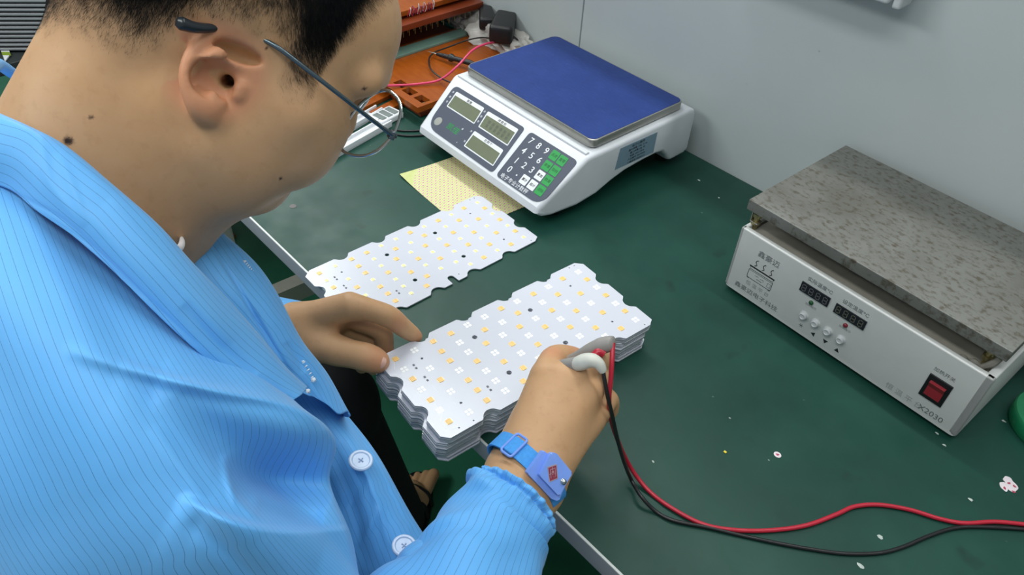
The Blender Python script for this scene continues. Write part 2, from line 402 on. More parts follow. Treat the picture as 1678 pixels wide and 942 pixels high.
# the board lying alone: long side away from the front edge
make_board('led_board', 'populated white LED board lying alone on the green mat between the stack and the scale', (-0.7412, 0.3371, TZ+0.0012), 1.54984, True)
PX, PY, PR = -0.51562, 0.30374, 1.48672
NB = 18; PITCH_B = 0.0450/NB
topb = make_board('led_board', 'top board of the stack, with bright four-square solder pads', (PX, PY, TZ+0.045-TH_B), PR, False, 'boards in the stack')
ords = ['second', 'third', 'fourth', 'fifth', 'sixth', 'seventh', 'eighth', 'ninth', 'tenth', 'eleventh', 'twelfth', 'thirteenth', 'fourteenth', 'fifteenth', 'sixteenth', 'seventeenth']
proto = None
for i in range(1, NB):
    z = TZ+0.045-TH_B-i*PITCH_B*0.985
    rr = random.Random(i*3+1)
    if i < 4: dx, dy = rr.uniform(-.0006, .0006), rr.uniform(-.0006, .0006)
    elif i < 11: dx, dy = -0.0022+rr.uniform(-.0006, .0006), -0.004+rr.uniform(-.0008, .0008)
    else: dx, dy = -0.0045+rr.uniform(-.0012, .0012), -0.0035-(i > 14)*-.003+rr.uniform(-.001, .001)
    if proto is None:
        proto = bpy.data.objects.new('led_board', bare); COL.objects.link(proto); o = proto
    else:
        o = proto.copy(); COL.objects.link(o)
    o.location = (PX+dx, PY+dy, z); o.rotation_euler = (0, 0, PR+rr.uniform(-.002, .002))
    tag(o, ('lowest white board of the stack, lying on the mat' if i == NB-1 else 'white board in the stack under the right hand, %s from the top' % ords[i-1]), 'circuit board', 'boards in the stack')
# ------------------------------------------------------------------ counting scale
SR = -0.0223; SLOC = (-0.7633, 0.8584, TZ)
M_ABS = plain('white_plastic', srgb(214, 217, 222), 0.38, var=0.02)
M_SS = plain('brushed_steel', srgb(170, 168, 162), 0.32, 0.75)
def mat_film():
    t = NT('blue_film'); co = t.coord()
    f = t.noise(t.coord('Object', (1, 1, 1)), 14, 6, 0.7); g = t.noise(t.coord('Object', (3, 60, 1), (0, 0, .6)), 18, 5, 0.7)
    c = t.ramp(f, [(0.3, srgb(27, 50, 112)), (0.7, srgb(35, 60, 126))])
    s = t.ramp(g, [(0.54, (0, 0, 0, 1)), (0.74, (0.6, 0.6, 0.6, 1))])
    t.l(t.mix(s, c, srgb(76, 96, 156)), t.b.inputs['Base Color']); t.b.inputs['Roughness'].default_value = 0.46; t.b.inputs['Specular IOR Level'].default_value = 0.28
    return t.m
M_PANEL = plain('slate_panel', srgb(72, 78, 94), 0.45, var=0.03)
M_WHITE = plain('white_print', srgb(222, 224, 228), 0.4, var=0.01)
M_LCD = plain('lcd_glass', srgb(112, 118, 98), 0.18, var=0.05)
M_LCDD = plain('lcd_segment', srgb(92, 98, 84), 0.3)
M_GREEN = plain('green_key', srgb(42, 150, 74), 0.4, var=0.04)
M_GRN2 = plain('green_print', srgb(36, 130, 70), 0.5)
M_DKG = plain('dark_green_print', srgb(18, 84, 44), 0.5)
M_BLK = plain('black_print', srgb(38, 40, 44), 0.5)
M_BLACK = plain('black_plastic', srgb(20, 21, 24), 0.4)
M_GREY = plain('grey_button', srgb(150, 152, 146), 0.45)
sc = thing('counting_scale', 'white electronic counting scale with a blue steel pan, beside the orange fixture', 'scale', SLOC, SR)
prof = [(-.2065, .036), (-.208, .030), (-.196, .021), (-.180, .0175), (-.131, .017), (-.092, .023), (-.062, .034), (-.032, .041), (.011, .044), (.040, .0445),
        (.056, .042), (.067, .033), (.076, .020), (.084, .016), (.118, .017), (.128, .024), (.128, .088), (.124, .096), (.112, .1005), (-.116, .0985), (-.122, .0965), (-.205, .040)]
bm = bmesh.new()
def hw(y, z): return 0.1605-0.010*max(0, min(1, (-.12-y)/.09)) - .004*max(0, (.05-z)/.05)*0
L = [bm.verts.new((-hw(y, z)+.008*max(0, min(1, (-.14-y)/.06))**2, y, z)) for y, z in prof]; R = [bm.verts.new((hw(y, z), y, z)) for y, z in prof]
n = len(prof); bm.faces.new(L); bm.faces.new(R[::-1])
for i in range(n): bm.faces.new((L[i], R[i], R[(i+1) % n], L[(i+1) % n])[::-1])
bmesh.ops.recalc_face_normals(bm, faces=bm.faces)
sideE = [e for e in bm.edges if abs(e.verts[0].co.x-e.verts[1].co.x) < .02]
bmesh.ops.bevel(bm, geom=sideE, offset=.007, segments=4, profile=.5, affect='EDGES', clamp_overlap=True)
bmesh.ops.triangulate(bm, faces=[f for f in bm.faces if len(f.verts) > 4])
me = bpy.data.meshes.new('housing'); bm.to_mesh(me); bm.free(); me.materials.append(M_ABS)
me.polygons.foreach_set('use_smooth', [True]*len(me.polygons)); me.set_sharp_from_angle(angle=math.radians(30))
o = bpy.data.objects.new('housing', me); COL.objects.link(o); o.parent = sc
MB().box((-.152, -.1185, .0965), (.152, -.111, .1015), .002).build('ridge', M_ABS, sc)
MB().box((-.125, -.04, .012), (.125, .06, .05), .004).build('dark_belly_filler', M_BLACK, sc)  # added black filler that keeps the shaded arch under the scale dark
for x in (-.13, .13):
    for y in (-.150, .100): MB().lathe([(0.001, -.000), (.010, 0), (.011, .004), (.011, .019), (.001, .019)], (x, y, 0), 20).build('foot', M_BLACK, sc)
pw_, pd_ = .1495, .104
pt = MB(); pt.prism(rrect(-pw_, -pd_, pw_, pd_, .012, 8), .1025, .1145, .0022); pt.build('pan', M_SS, sc)
MB().prism(rrect(-pw_+.0022, -pd_+.0022, pw_-.0022, pd_-.0022, .0105, 8), .1145, .1149).build('blue_film', mat_film(), sc)
SP = np.array([0, -.122, .0965]); SD = np.array([0, -.083, -.0565]); SD /= np.linalg.norm(SD)
def spm(x, s, h=0.0, ang=0.0):
    e = SP-SD*0; o = np.array([x*.001, 0, 0])+e+SD*s*.001+np.array([0, SD[2], -SD[1]])*h
    ey = -SD; ex = np.array([1., 0, 0]); c, sn = math.cos(ang), math.sin(ang)
    return frame_mtx(o, ex*c+ey*sn, -ex*sn+ey*c)
def round_poly(P, rs, n=6):
    out = []; m = len(P); P = [np.array(p, float) for p in P]
    for i in range(m):
        a, b, c = P[i-1], P[i], P[(i+1) % m]; r = rs[i] if isinstance(rs, (list, tuple)) else rs
        d1 = (a-b)/np.linalg.norm(a-b); d2 = (c-b)/np.linalg.norm(c-b)
        for k in range(n+1):
            t = k/n; p = b+d1*r*(1-t)**2+d2*r*t**2; out.append(tuple(p))
    return out
def on_panel(name, P, rs, h0, h1, mat, parent=sc, bev=0.0):
    pts = [(x*.001, -s*.001) for x, s in (round_poly(P, rs) if rs else P)]
    m = MB().prism(pts, 0, h1-h0, bev); Mx = spm(0, 0, h0)
    A = np.array(Mx)[:3, :3]; m.xf(A, np.array(Mx)[:3, 3]); return m.build(name, mat, parent)
E0 = .0002
on_panel('display_panel', [(-141, 11), (33, 10), (42.5, 96), (-129, 94.5)], [12, 6, 8, 26], E0, .0009, M_PANEL)
kp = on_panel('keypad_panel', [(45.5, 10), (150, 10), (149.5, 96), (50.5, 96)], [8, 9, 22, 7], E0, .0009, M_PANEL)
for F, t in (((-128, 19, -57, 17.5, -51.5, 48.5, -123, 49), '重量'), ((-47, 18.5, 25.5, 17.2, 30.2, 48.5, -41, 48.5), '单重克'), ((-41, 57, 30, 57.2, 34.8, 87, -37.4, 87), '总数个')):
    q = [(F[0], F[1]), (F[2], F[3]), (F[4], F[5]), (F[6], F[7])]
    d = on_panel('display', q, [3, 3, 1.5, 1.5], .0009, .0012, M_WHITE)
    g = [(q[0][0]+3.6, q[0][1]+6.8), (q[1][0]-1.2, q[1][1]+7.3), (q[2][0]-1.8, q[2][1]-1.8), (q[3][0]+1.8, q[3][1]-2)]
    on_panel('display_glass', g, None, .00121, .0014, M_LCD, d)
    text_mesh(t, .0050, M_BLK, 'lettering', d, spm((q[0][0]+q[1][0])/2+2, q[0][1]+3.6, .00125), sx=1.3)
    for k in range(6):
        for a in (0, 1): on_panel('digit_segments', [(g[3][0]+9+k*9.3+a*-1.0+0, g[3][1]-4-a*7), (g[3][0]+14+k*9.3+a*-1, g[3][1]-4-a*7), (g[3][0]+13.2+k*9.3-a, g[3][1]-9.5-a*7), (g[3][0]+8.2+k*9.3-a, g[3][1]-9.5-a*7)], None, .00141, .00144, M_LCDD, d) if t == '单重克' else None
    for k, c in enumerate('净稳零'): text_mesh(c, .0042, M_WHITE, 'lettering', d, spm(q[0][0]-5.0+k*1.7, q[0][1]+4+k*9.6, .00095)) if t != '总数个' or k != 1 else None
bt = MB(); bt.prism(circ(0, 0, 7.6, 28), 0, .0004, .0002); Mx = np.array(spm(-115, 77.5, .0009)); bt.xf(Mx[:3, :3], Mx[:3, 3]); bt.build('round_button', M_GREY, sc)
text_mesh('凯佳', .0125, M_GRN2, 'lettering', sc, spm(-79, 74.3, .00095), sx=1.2, bold=.0002)
text_mesh('°', .012, M_WHITE, 'lettering', sc, spm(-63, 69, .00095)); text_mesh('.', .012, M_WHITE, 'lettering', sc, spm(-53.5, 85.5, .00095))
for t, x, s in zip('789456123 0', (58.7, 76.1, 93.4, 60.7, 78.1, 94.7, 62.2, 79.5, 96, 0, 63.1), (22.1, 22.6, 22.7, 40.9, 41, 40.6, 59.8, 59.5, 58.9, 0, 76.6)):
    if t != ' ': text_mesh(t, .0150, M_WHITE, 'lettering', kp, spm(x, s, .00095), bold=.00012)
MB().prism(circ(0, 0, 1.3, 12), 0, .0002).xf(np.array(spm(80.6, 77.8, .0009))[:3, :3], np.array(spm(80.6, 77.8, .0009))[:3, 3]).build('lettering', M_WHITE, kp)
for (x, s), t in zip([(110.3, 21.9), (127.0, 22.1), (112.4, 40.9), (129.1, 40.8), (130.6, 58.8), (132.1, 76.9)], ['去皮', '置零', '单重', '取样', '数量', '清除']):
    k = on_panel('green_key', [(x-8, s-7.9), (x+7, s-7.9), (x+8, s+7.9), (x-7, s+7.9)], 1.5, .0009, .0013, M_GREEN, sc)
    text_mesh(t, .0058, M_DKG, 'lettering', k, spm(x, s, .00132))
for (x, s), t in zip([(113.9, 58.8), (97.9, 77.2), (115.1, 77.0)], ['累加', '累计', '总计']):
    k = on_panel('white_key', [(x-7.8, s-7.6), (x+6.6, s-7.6), (x+7.6, s+7.6), (x-6.8, s+7.6)], 1.5, .0009, .0013, M_WHITE, sc)
    text_mesh(t, .0052, M_BLK, 'lettering', k, spm(x, s, .00132), bold=.0001)
text_mesh('电子专业计数秤', .0086, M_WHITE, 'lettering', kp, spm(87, 90.8, .00095))
# rating label on the right side wall
lb = MB().prism([(-.058, .054), (.031, .052), (.032, .088), (-.052, .0895)], 0, .0004)
A = np.array([[0, 0, 1], [1, 0, 0], [0, 1, 0]]); lb.xf(A, (.1605, 0, 0)); lab = lb.build('rating_label', plain('blue_grey_label', srgb(116, 142, 158), 0.4), sc)
for i, t in enumerate(['电子计数秤', '最大秤量 15kg  e=1g', '最小秤量 20g  III', '电源 220V 50Hz', '产品编号 20150426', '计量器具 00000315']):
    text_mesh(t, .0042 if i else .0052, M_BLK, 'lettering', lab, frame_mtx((.16095, -.011, .0838-i*.0056), (0, 1, .012), (0, 0, 1)), sx=1.15)
# ------------------------------------------------------------------ heating platform
HR = -0.0421; HLOC = (-0.1777, 0.7888, TZ)
M_BOX = plain('pale_grey_enamel', srgb(204, 206, 204), 0.42, var=0.02)
def mat_plate():
    t = NT('stained_steel_plate'); co = t.coord()
    f = t.noise(co, 30, 6, 0.7); g = t.noise(t.coord('Object', (1, 1.6, 1)), 100, 5, 0.65); h = t.noise(co, 7, 3)
    c = t.ramp(h, [(0.3, srgb(112, 111, 104)), (0.7, srgb(140, 140, 136))])
    s = t.ramp(g, [(0.50, (0, 0, 0, 1)), (0.64, (0.75, 0.75, 0.75, 1))])
    c2 = t.mix(s, c, srgb(84, 76, 60))
    v = t.n('ShaderNodeTexVoronoi'); v.inputs['Scale'].default_value = 45; t.l(t.coord('Object', (1, 1.8, 1)), v.inputs['Vector'])
    vs = t.ramp(v.outputs['Distance'], [(0.10, (0.8, 0.8, 0.8, 1)), (0.22, (0, 0, 0, 1))])
    vm = t.ramp(f, [(0.5, (0, 0, 0, 1)), (0.6, (1, 1, 1, 1))])
    t.l(t.mix(t.mix(1.0, vs, vm, 'MULTIPLY'), c2, srgb(84, 70, 52)), t.b.inputs['Base Color'])
    t.b.inputs['Metallic'].default_value = 0.45; t.b.inputs['Roughness'].default_value = 0.5; t.bump(g, 0.15, 0.0004); return t.m
hp = thing('heating_platform', 'grey benchtop heating platform with a stained steel hot plate and red switch', 'hot plate', HLOC, HR)
X0, X1, Y0, Y1, ZT = -.185, .1448, -.0309, .205, .104
b = MB()
b.prism(rrect(X0, Y0, X1, Y1, .006, 4), .006, .010)
for lo, hi in (((X0, Y0, .008), (X1, Y0+.008, ZT)), ((X0, Y1-.006, .008), (X1, Y1, ZT)), ((X0, Y0, .008), (X0+.006, Y1, ZT)), ((X1-.010, Y0, .008), (X1, Y1, ZT))): b.box(lo, hi, .0022)
b.build('housing', M_BOX, hp)
MB().box((X0+.006, Y0+.008, .07), (X1-.010, Y1-.006, .097)).build('inner_deck', plain('dusty_inner_deck', srgb(150, 146, 136), 0.7, var=.12), hp)
MB().box((X0+.012, Y0+.050, .096), (X1-.014, Y1-.010, .114)).build('heater_block', plain('dark_insulation', srgb(40, 38, 36), 0.8), hp)
for x in (X0+.02, X1-.02):
    for y in (Y0+.02, Y1-.02): MB().lathe([(.001, 0), (.008, 0), (.008, .007), (.001, .007)], (x, y, 0), 16).build('foot', M_BLACK, hp)
pl = MB(); pl.box((-.191, -.022, .125), (.1430, .201, .140), .0009); pl.build('hot_plate', mat_plate(), hp)
M_BRASS = plain('dull_brass', srgb(160, 150, 110), 0.35, 0.8)
for x, y in ((-.178, -.012), (.125, -.006), (-.172, .188), (.125, .188)):
    s = MB(); s.lathe([(.001, .084), (.007, .084), (.007, .089), (.0035, .090), (.0035, .104), (.0062, .105), (.0062, .110), (.004, .1105), (.004, .116), (.0066, .1165), (.0066, .1215), (.0035, .122), (.0035, .1255), (.001, .1255)], (x, y, 0), 12)
    s.build('standoff', M_BRASS, hp)
s = MB(); s.box((-.184, -.018, .108), (-.172, -.007, .1095), .0005); s.box((-.184, -.018, .108), (-.1825, -.007, .125), .0005); s.build('corner_clip', M_SS, hp)
s = MB(); s.tube([(.098, -.016, .090), (.106, -.019, .100), (.112, -.018, .098), (.118, -.020, .103), (.126, -.018, .101), (.133, -.014, .110), (.136, -.012, .118)], [.002, .003, .0025, .004, .003, .004, .003], 8, 24)
s.tube([(.104, -.016, .086), (.112, -.014, .092), (.124, -.012, .094), (.134, -.010, .104)], [.003, .004, .005, .004], 8, 16); s.build('crumpled_sealant', plain('dirty_sealant', srgb(120, 117, 108), 0.7, var=.15), hp)
def hpm(x, z, h=0.0): return frame_mtx((x*.001, Y0-h, z*.001), (1, 0, 0), (0, 0, 1))
def on_front(name, P, h0, h1, mat, parent=hp, bev=0.0):
    m = MB().prism([(x*.001, z*.001) for x, z in P], 0, h1-h0, bev); Mx = np.array(hpm(0, 0, h0)); m.xf(Mx[:3, :3], Mx[:3, 3]); return m.build(name, mat, parent)
M_DSP = plain('dark_display', srgb(34, 36, 44), 0.25)
M_SEG = plain('unlit_segment', srgb(112, 108, 112), 0.5); M_SEG2 = plain('unlit_segment_yellowish', srgb(108, 106, 92), 0.5)
M_FADE = plain('faded_print', srgb(150, 152, 152), 0.6); M_INK = plain('worn_ink', srgb(106, 110, 112), 0.6)
def seven(x, z, w, h, mat, parent, on='abcdefg'):
    m = MB(); t = .9; k = .8
    seg = dict(a=(x+k, z+h, w-2*k, 0), d=(x+k, z, w-2*k, 0), g=(x+k, z+h/2, w-2*k, 0), f=(x, z+h/2+k/2, 0, h/2-k), e=(x, z+k/2, 0, h/2-k), b=(x+w, z+h/2+k/2, 0, h/2-k), c=(x+w, z+k/2, 0, h/2-k))
    for s_ in on:
        sx, sz, dx, dz = seg[s_]
        m.box(((sx-(t/2 if dx == 0 else 0))*.001, 0, (sz-(t/2 if dz == 0 else 0))*.001), ((sx+dx+(t/2 if dx == 0 else 0))*.001, .0002, (sz+dz+(t/2 if dz == 0 else 0))*.001))
    m.xf(None, (0, Y0-.0019, 0)); return m.build('digit_segments', mat, parent)
for (x0, z0, x1, z1), m_, lab_ in (((-84.3, 68, -44.3, 82.1), M_SEG, '实际温度℃'), ((-35.7, 67.4, 5.2, 81.1), M_SEG2, '设定温度℃')):
    d = on_front('display', [(x0, z0), (x1, z0), (x1, z1), (x0, z1)], 0, .0016, M_DSP)
    for k in range(4): seven(x0+2.6+k*9.9, z0+2.4, 5.0, 9.2, m_, d)
    text_mesh(lab_, .0068, M_INK, 'lettering', d, hpm((x0+x1)/2+2, z1+7.2, .0001))
for x in (-66.6, -49.4, -31.5, -13.5):
    m = MB().lathe([(.0062, 0), (.0062, .0006), (.0048, .0012), (.0048, .0042), (.0036, .0050), (.0030, .0042), (.0005, .0038)], (0, 0, 0), 28)
    m.xf(np.array([[1, 0, 0], [0, 0, -1], [0, 1, 0]]), (x*.001, Y0, .0365)); m.build('push_button', plain('button_white', srgb(205, 207, 208), .35), hp)
for x, z, c in ((-64.4, 60, (30, 84, 46)), (-15.7, 59, (128, 34, 48))):
    m = MB().lathe([(.0030, 0), (.0030, .0008), (.0026, .0018), (.0014, .0026), (.0003, .0028)], (0, 0, 0), 20)
    m.xf(np.array([[1, 0, 0], [0, 0, -1], [0, 1, 0]]), (x*.001, Y0, z*.001)); m.build('indicator_lamp', plain('lamp_lens', srgb(*c), .25), hp)
    text_mesh('加热指示', .0040, M_FADE, 'lettering', hp, hpm(x+1, z-5.5, .0001))
def tri(P): on_front('lettering', P, 0, .0002, M_BLK)
tri([(-50.4, 18.6), (-45, 22), (-45, 15.2)]); tri([(-33.2, 21.6), (-26.4, 21.6), (-29.8, 16)]); tri([(-15.8, 15.8), (-9, 15.8), (-12.4, 21.4)])
m = MB()
for a in (0, 60, 120):
    c, s_ = math.cos(math.radians(a)), math.sin(math.radians(a)); m.tube([(-.0652-.003*c, 0, .0195-.003*s_), (-.0652+.003*c, 0, .0195+.003*s_)], .0003, 6)
m.xf(None, (0, Y0, 0)); m.build('lettering', M_BLK, hp)
text_mesh('鑫豪迈', .0105, M_INK, 'lettering', hp, hpm(-135.5, 81.5, .0001), sx=1.05)
text_mesh('鑫豪迈电子科技', .0088, M_INK, 'lettering', hp, hpm(-136, 18.2, .0001), sx=1.12)
text_mesh('恒 温 平 台', .0075, M_FADE, 'lettering', hp, hpm(-137.5, 30.5, .0001))
text_mesh('恒 温 平 台', .0095, M_FADE, 'lettering', hp, hpm(78, 16.2, .0001)); text_mesh('X2030', .0110, M_INK, 'lettering', hp, hpm(111.5, 16.4, .0001))
text_mesh('加热开关', .0062, M_INK, 'lettering', hp, hpm(102.5, 75.6, .0001))
m = MB()
def seg2(P, r=.00042): m.tube([(x*.001, 0, z*.001) for x, z in P], r, 6)
m.box((-.1575, -.0003, .0570), (-.1190, .0003, .0590)); seg2([(-156, 57), (-155.6, 53.6), (-120.6, 53.6), (-120.2, 57)]); seg2([(-155.6, 51.4), (-120.6, 51.4)], .0003)
seg2([(-156.6, 53), (-157.2, 41), (-155.6, 39), (-121.4, 39), (-119.8, 41), (-120, 53)]); seg2([(-157, 39.2), (-154, 38.4)], .0007); seg2([(-123, 38.4), (-120, 39.2)], .0007)
seg2([(-126.3, 42), (-121.6, 42), (-121.6, 48), (-126.3, 48), (-126.3, 42)], .0003)
for k in range(4): m.tube([(-.1425+k*.0021, 0, .0432), (-.1412+k*.0021, 0, .0432)], .0005, 6)
seg2([(-146, 47.5), (-141, 47.5)], .0003); seg2([(-138, 46.5), (-133, 47.5), (-133, 45)], .0003)
for x in (-149.5, -138, -126): seg2(catmull([(x-1.6, 60.6), (x+1.2, 63), (x-1.2, 67), (x+.6, 70.5), (x+2.0, 70.6)], 14).tolist(), .00055)
m.xf(None, (0, Y0, 0)); m.build('oven_emblem', M_BLK, hp)
sw = on_front('rocker_switch', [(89.8, 32.9), (116.8, 32.9), (116.8, 67.5), (89.8, 67.5)], 0, .0016, M_BLACK, bev=.0006)
rk = MB(); v = []
for x in (.0942, .1124):
    v += [(x, Y0-.0010, .0385), (x, Y0-.0022, .0385), (x, Y0-.0026, .0520), (x, Y0-.0062, .0600), (x, Y0-.0010, .0605)]
rk.add(v, [(0, 1, 2, 3, 4), (9, 8, 7, 6, 5), (0, 5, 6, 1), (1, 6, 7, 2), (2, 7, 8, 3), (3, 8, 9, 4), (4, 9, 5, 0)])
rk.build('rocker', plain('red_translucent_plastic', srgb(150, 30, 44), 0.12, spec=.6, Coat_Weight=.6), sw, smooth=None)
for x, z in ((100, 52), (104, 48)): pass
# ------------------------------------------------------------------ orange test fixture behind the scale
def mat_bak():
    t = NT('orange_bakelite'); co = t.coord(); f = t.noise(t.coord('Object', (1, 4, 1)), 30, 4)
    t.l(t.ramp(f, [(0.3, srgb(140, 66, 12)), (0.7, srgb(158, 80, 18))]), t.b.inputs['Base Color']); t.b.inputs['Roughness'].default_value = 0.3; return t.m
M_BAK = mat_bak(); M_BAK2 = plain('red_brown_bakelite', srgb(120, 50, 22), .35)
M_GLS = plain('greenish_acrylic', srgb(112, 142, 130), .15)
jx0, jx1, jy0, jy1 = -1.62, -.972, .699, .960
jg = thing('test_fixture', 'orange board test fixture with a raised pin plate, behind the scale', 'test fixture', ((jx0+jx1)/2, (jy0+jy1)/2, TZ), world=True)
jo = jg['_w']
holes = []
hp_px = [(657.5, 138), (671.5, 150.5), (691.5, 163)]
for px, py in hp_px:
    c = onz(px, py, .03); holes.append([(c[0]+dx, c[1]+dy) for dx, dy in ((-.013, -.009), (.013, -.009), (.013, .009), (-.013, .009))])
sh = lambda P: [(x-jo[0], y-jo[1]) for x, y in P]
curve_plate('product_tray', [sh([(-1.19, jy0+.003), (-1.045, jy0+.003), (-1.045, jy0), (jx1, jy0), (jx1, jy1), (-1.19, jy1)])], [sh(h) for h in holes], .0205, .031, M_BAK, jg)
for h in holes:
    h = np.array(h); c = h.mean(0)
    MB().box((c[0]-.004, c[1]-.004, TZ+.011), (c[0]+.006, c[1]+.003, TZ+.020), .001).build('white_connector', M_WHITE, jg)
MB().box((jx0, jy0+.016, TZ+.001), (jx1-.014, jy1, TZ+.011), .0012).build('base_plate', M_BAK2, jg)
for x in (-1.16, -.992):
    for y in (jy0+.03, jy1-.02): MB().tube([(x, y, TZ+.010), (x, y, TZ+.021)], .005, 12).build('spacer', M_BRASS, jg)
a = onz(640, 101, .036); MB().box((-1.176, jy0-.02, TZ+.031), (-1.146, .975, TZ+.036), .0008).build('acrylic_strip', M_GLS, jg)
MB().lathe([(.001, .036), (.0035, .036), (.0035, .042), (.001, .043)], (-1.162, .962, TZ), 10).build('screw', M_SS, jg)
MB().box((jx0, jy0, TZ+.014), (-1.19, jy1, TZ+.024), .001).build('rear_tray', M_BAK2, jg)
up0, up1 = .078, .090
MB().box((jx0, jy0-.08, TZ+up0), (-1.150, 1.000, TZ+up1), .0012).build('pin_plate', M_BAK2, jg)
MB().box((jx0, jy0-.08, TZ+up1+.006), (-1.172, 1.000, TZ+up1+.016), .0012).build('top_plate', M_BAK, jg)
M_PIN = plain('brass_pin', srgb(190, 170, 120), .3, .8)
for i in range(3):
    for k in range(24):
        y = jy0-.03+k*.0138+(i % 2)*.006; x = -1.158-i*.013
        if y > .992: continue
        MB().tube([(x, y, TZ+up0+.001), (x, y, TZ+up0-.015)], .0004, 6).build('test_pin', M_PIN, jg)
for x, y in ((-1.19, .985), (-1.60, .985), (-1.60, jy0-.05)): MB().tube([(x, y, TZ+.023), (x, y, TZ+up0+.001)], .004, 10).build('guide_post', M_SS, jg)
M_RW = plain('red_wire', srgb(178, 30, 52), .35); M_PW = plain('white_wire', srgb(206, 200, 204), .4); M_BW = plain('black_wire', srgb(24, 24, 26), .35)
for k in range(14):
    r_ = random.Random(k); p = onz(668+k*3.2, 27-k*.9, up1+.016); q = p+np.array([r_.uniform(-.014, .006), r_.uniform(-.012, .016), 0])
    MB().tube([p, p+np.array([.002, .002, .008+.005*r_.random()]), (p+q)/2+np.array([0, 0, .010+r_.random()*.008]), q], .0006, 6, 12).build('soldered_wire', [M_RW, M_PW, M_RW, plain('violet_wire', srgb(112, 50, 96), .4)][k % 4], jg)
# ------------------------------------------------------------------ probe lead, adapter, plastic bag
def cable(name, pts, r, mat, label, cat, group=None, n=90, seg=10):
    m = MB().tube(catmull(pts, n), r, seg); return tag(m.build(name, mat, origin=tuple(np.array(pts[0]))), label, cat, group)
Z = lambda px, py, z: tuple(onz(px, py, z))
cable('pink_test_wire', [Z(600, 140, .045), Z(645, 140, .036), Z(690, 137, .035), Z(722, 130, .04), Z(750, 108, .06), Z(775, 82, .075), Z(800, 71, .07), Z(820, 69.5, .045), Z(850, 66, .02)], .0021,
      plain('pink_cable', srgb(214, 62, 104), .35), 'pink wire running across the orange fixture towards the wall', 'wire')
pb = thing('test_probe', 'black test probe with a metal tip and thin black lead, lying on the orange fixture', 'test probe', tuple(np.array(Z(740, 95, .05))), world=True)
p0, p1, p2 = np.array(Z(701, 84, .040)), np.array(Z(716, 88.5, .041)), np.array(Z(790, 108, .046))
dd = (p2-p1)/np.linalg.norm(p2-p1)
MB().tube([p0, p1], [.0005, .0012], 8).build('metal_tip', M_SS, pb)
MB().tube([p1, p1+dd*.01, p1+dd*.028, p1+dd*.031, p1+dd*.034, p1+dd*.04, p1+dd*.075, p1+dd*.085], [.0028, .0042, .0048, .0078, .0078, .0048, .0052, .0035], 14).build('handle', M_BLACK, pb)
MB().tube(catmull([Z(856, 84, .03), Z(832, 75, .05), Z(812, 65, .055), Z(790, 61.5, .05), Z(765, 66, .045), Z(735, 77, .04), Z(712, 86, .039), Z(703, 97, .038), Z(706, 113, .038), Z(720, 126, .04), Z(736, 134, .045), Z(760, 140, .05), p1+dd*.084], 80), .0015, 8).build('lead', M_BW, pb)
bagc = onz(800, 55, .02)
bg = MB(); 
def lump(c, rad, sub=4, amp=.25, fr=9, seed=0, squash=(1, 1, 1)):
    bm = bmesh.new(); bmesh.ops.create_icosphere(bm, subdivisions=sub, radius=1)
    from mathutils import noise
    for v_ in bm.verts:
        n_ = v_.co.normalized(); q = n_*fr/6+Vector((seed, seed*.7, 0))
        k = 1+amp*(noise.turbulence(q, 4, True)-.5)*1.6
        v_.co = Vector([c[i]+n_[i]*k*rad[i] for i in range(3)])
    bm.verts.index_update(); r_ = ([v_.co[:] for v_ in bm.verts], [[v_.index for v_ in f.verts] for f in bm.faces]); bm.free(); return r_
c0 = onz(800, 62, .03)
for (px, py, z, rx, ry, rz, sd) in ((770, 44, .03, .045, .035, .030, 4), (790, 45, .035, .05, .035, .034, 1), (812, 62, .035, .060, .045, .036, 2), (848, 84, .035, .07, .035, .034, 3)):
    v_, f_ = lump(onz(px, py, z), (rx, ry, rz), 4, .5, 10, sd); v_ = [(x, min(y, YW-.001), max(z_, TZ+.0005)) for x, y, z_ in v_]; bg.add(v_, f_)
tag(bg.build('plastic_bag', plain('cloudy_plastic', srgb(186, 182, 176), .3, var=.05, Transmission_Weight=.15), origin=tuple(c0), smooth=60), 'crumpled whitish plastic bag against the wall behind the scale', 'plastic bag')
ad = thing('power_adapter', 'black power adapter and plug lying on the whitish plastic bag by the wall', 'adapter', tuple(onz(830, 45, .06)), world=True)
c1 = onz(838, 41, .075)
m = MB().box((-.04, -.026, -.018), (.045, .020, .018), .008); a_ = math.radians(-52); m.xf(np.array([[math.cos(a_), -math.sin(a_), 0], [math.sin(a_), math.cos(a_), 0], [0, 0, 1]]), c1+np.array([.0, -.014, 0])); m.v = [(x, min(y, YW-.001), z_) for x, y, z_ in m.v]
m.build('adapter_block', M_BLACK, ad)
c2 = onz(806, 27, .07); m = MB().box((-.04, -.018, -.013), (.035, .018, .013), .007); a_ = math.radians(-40); m.xf(np.array([[math.cos(a_), -math.sin(a_), 0], [math.sin(a_), math.cos(a_), 0], [0, 0, 1]]), c2+np.array([0, -.01, 0])); m.v = [(x, min(y, YW-.001), z_) for x, y, z_ in m.v]
m.build('plug', M_BLACK, ad)
MB().tube([Z(815, 40, .085), Z(832, 55, .07), Z(848, 70, .055), Z(870, 88, .03)], [.005, .006, .006, .005], 10, 20).build('cable', M_BLACK, ad)
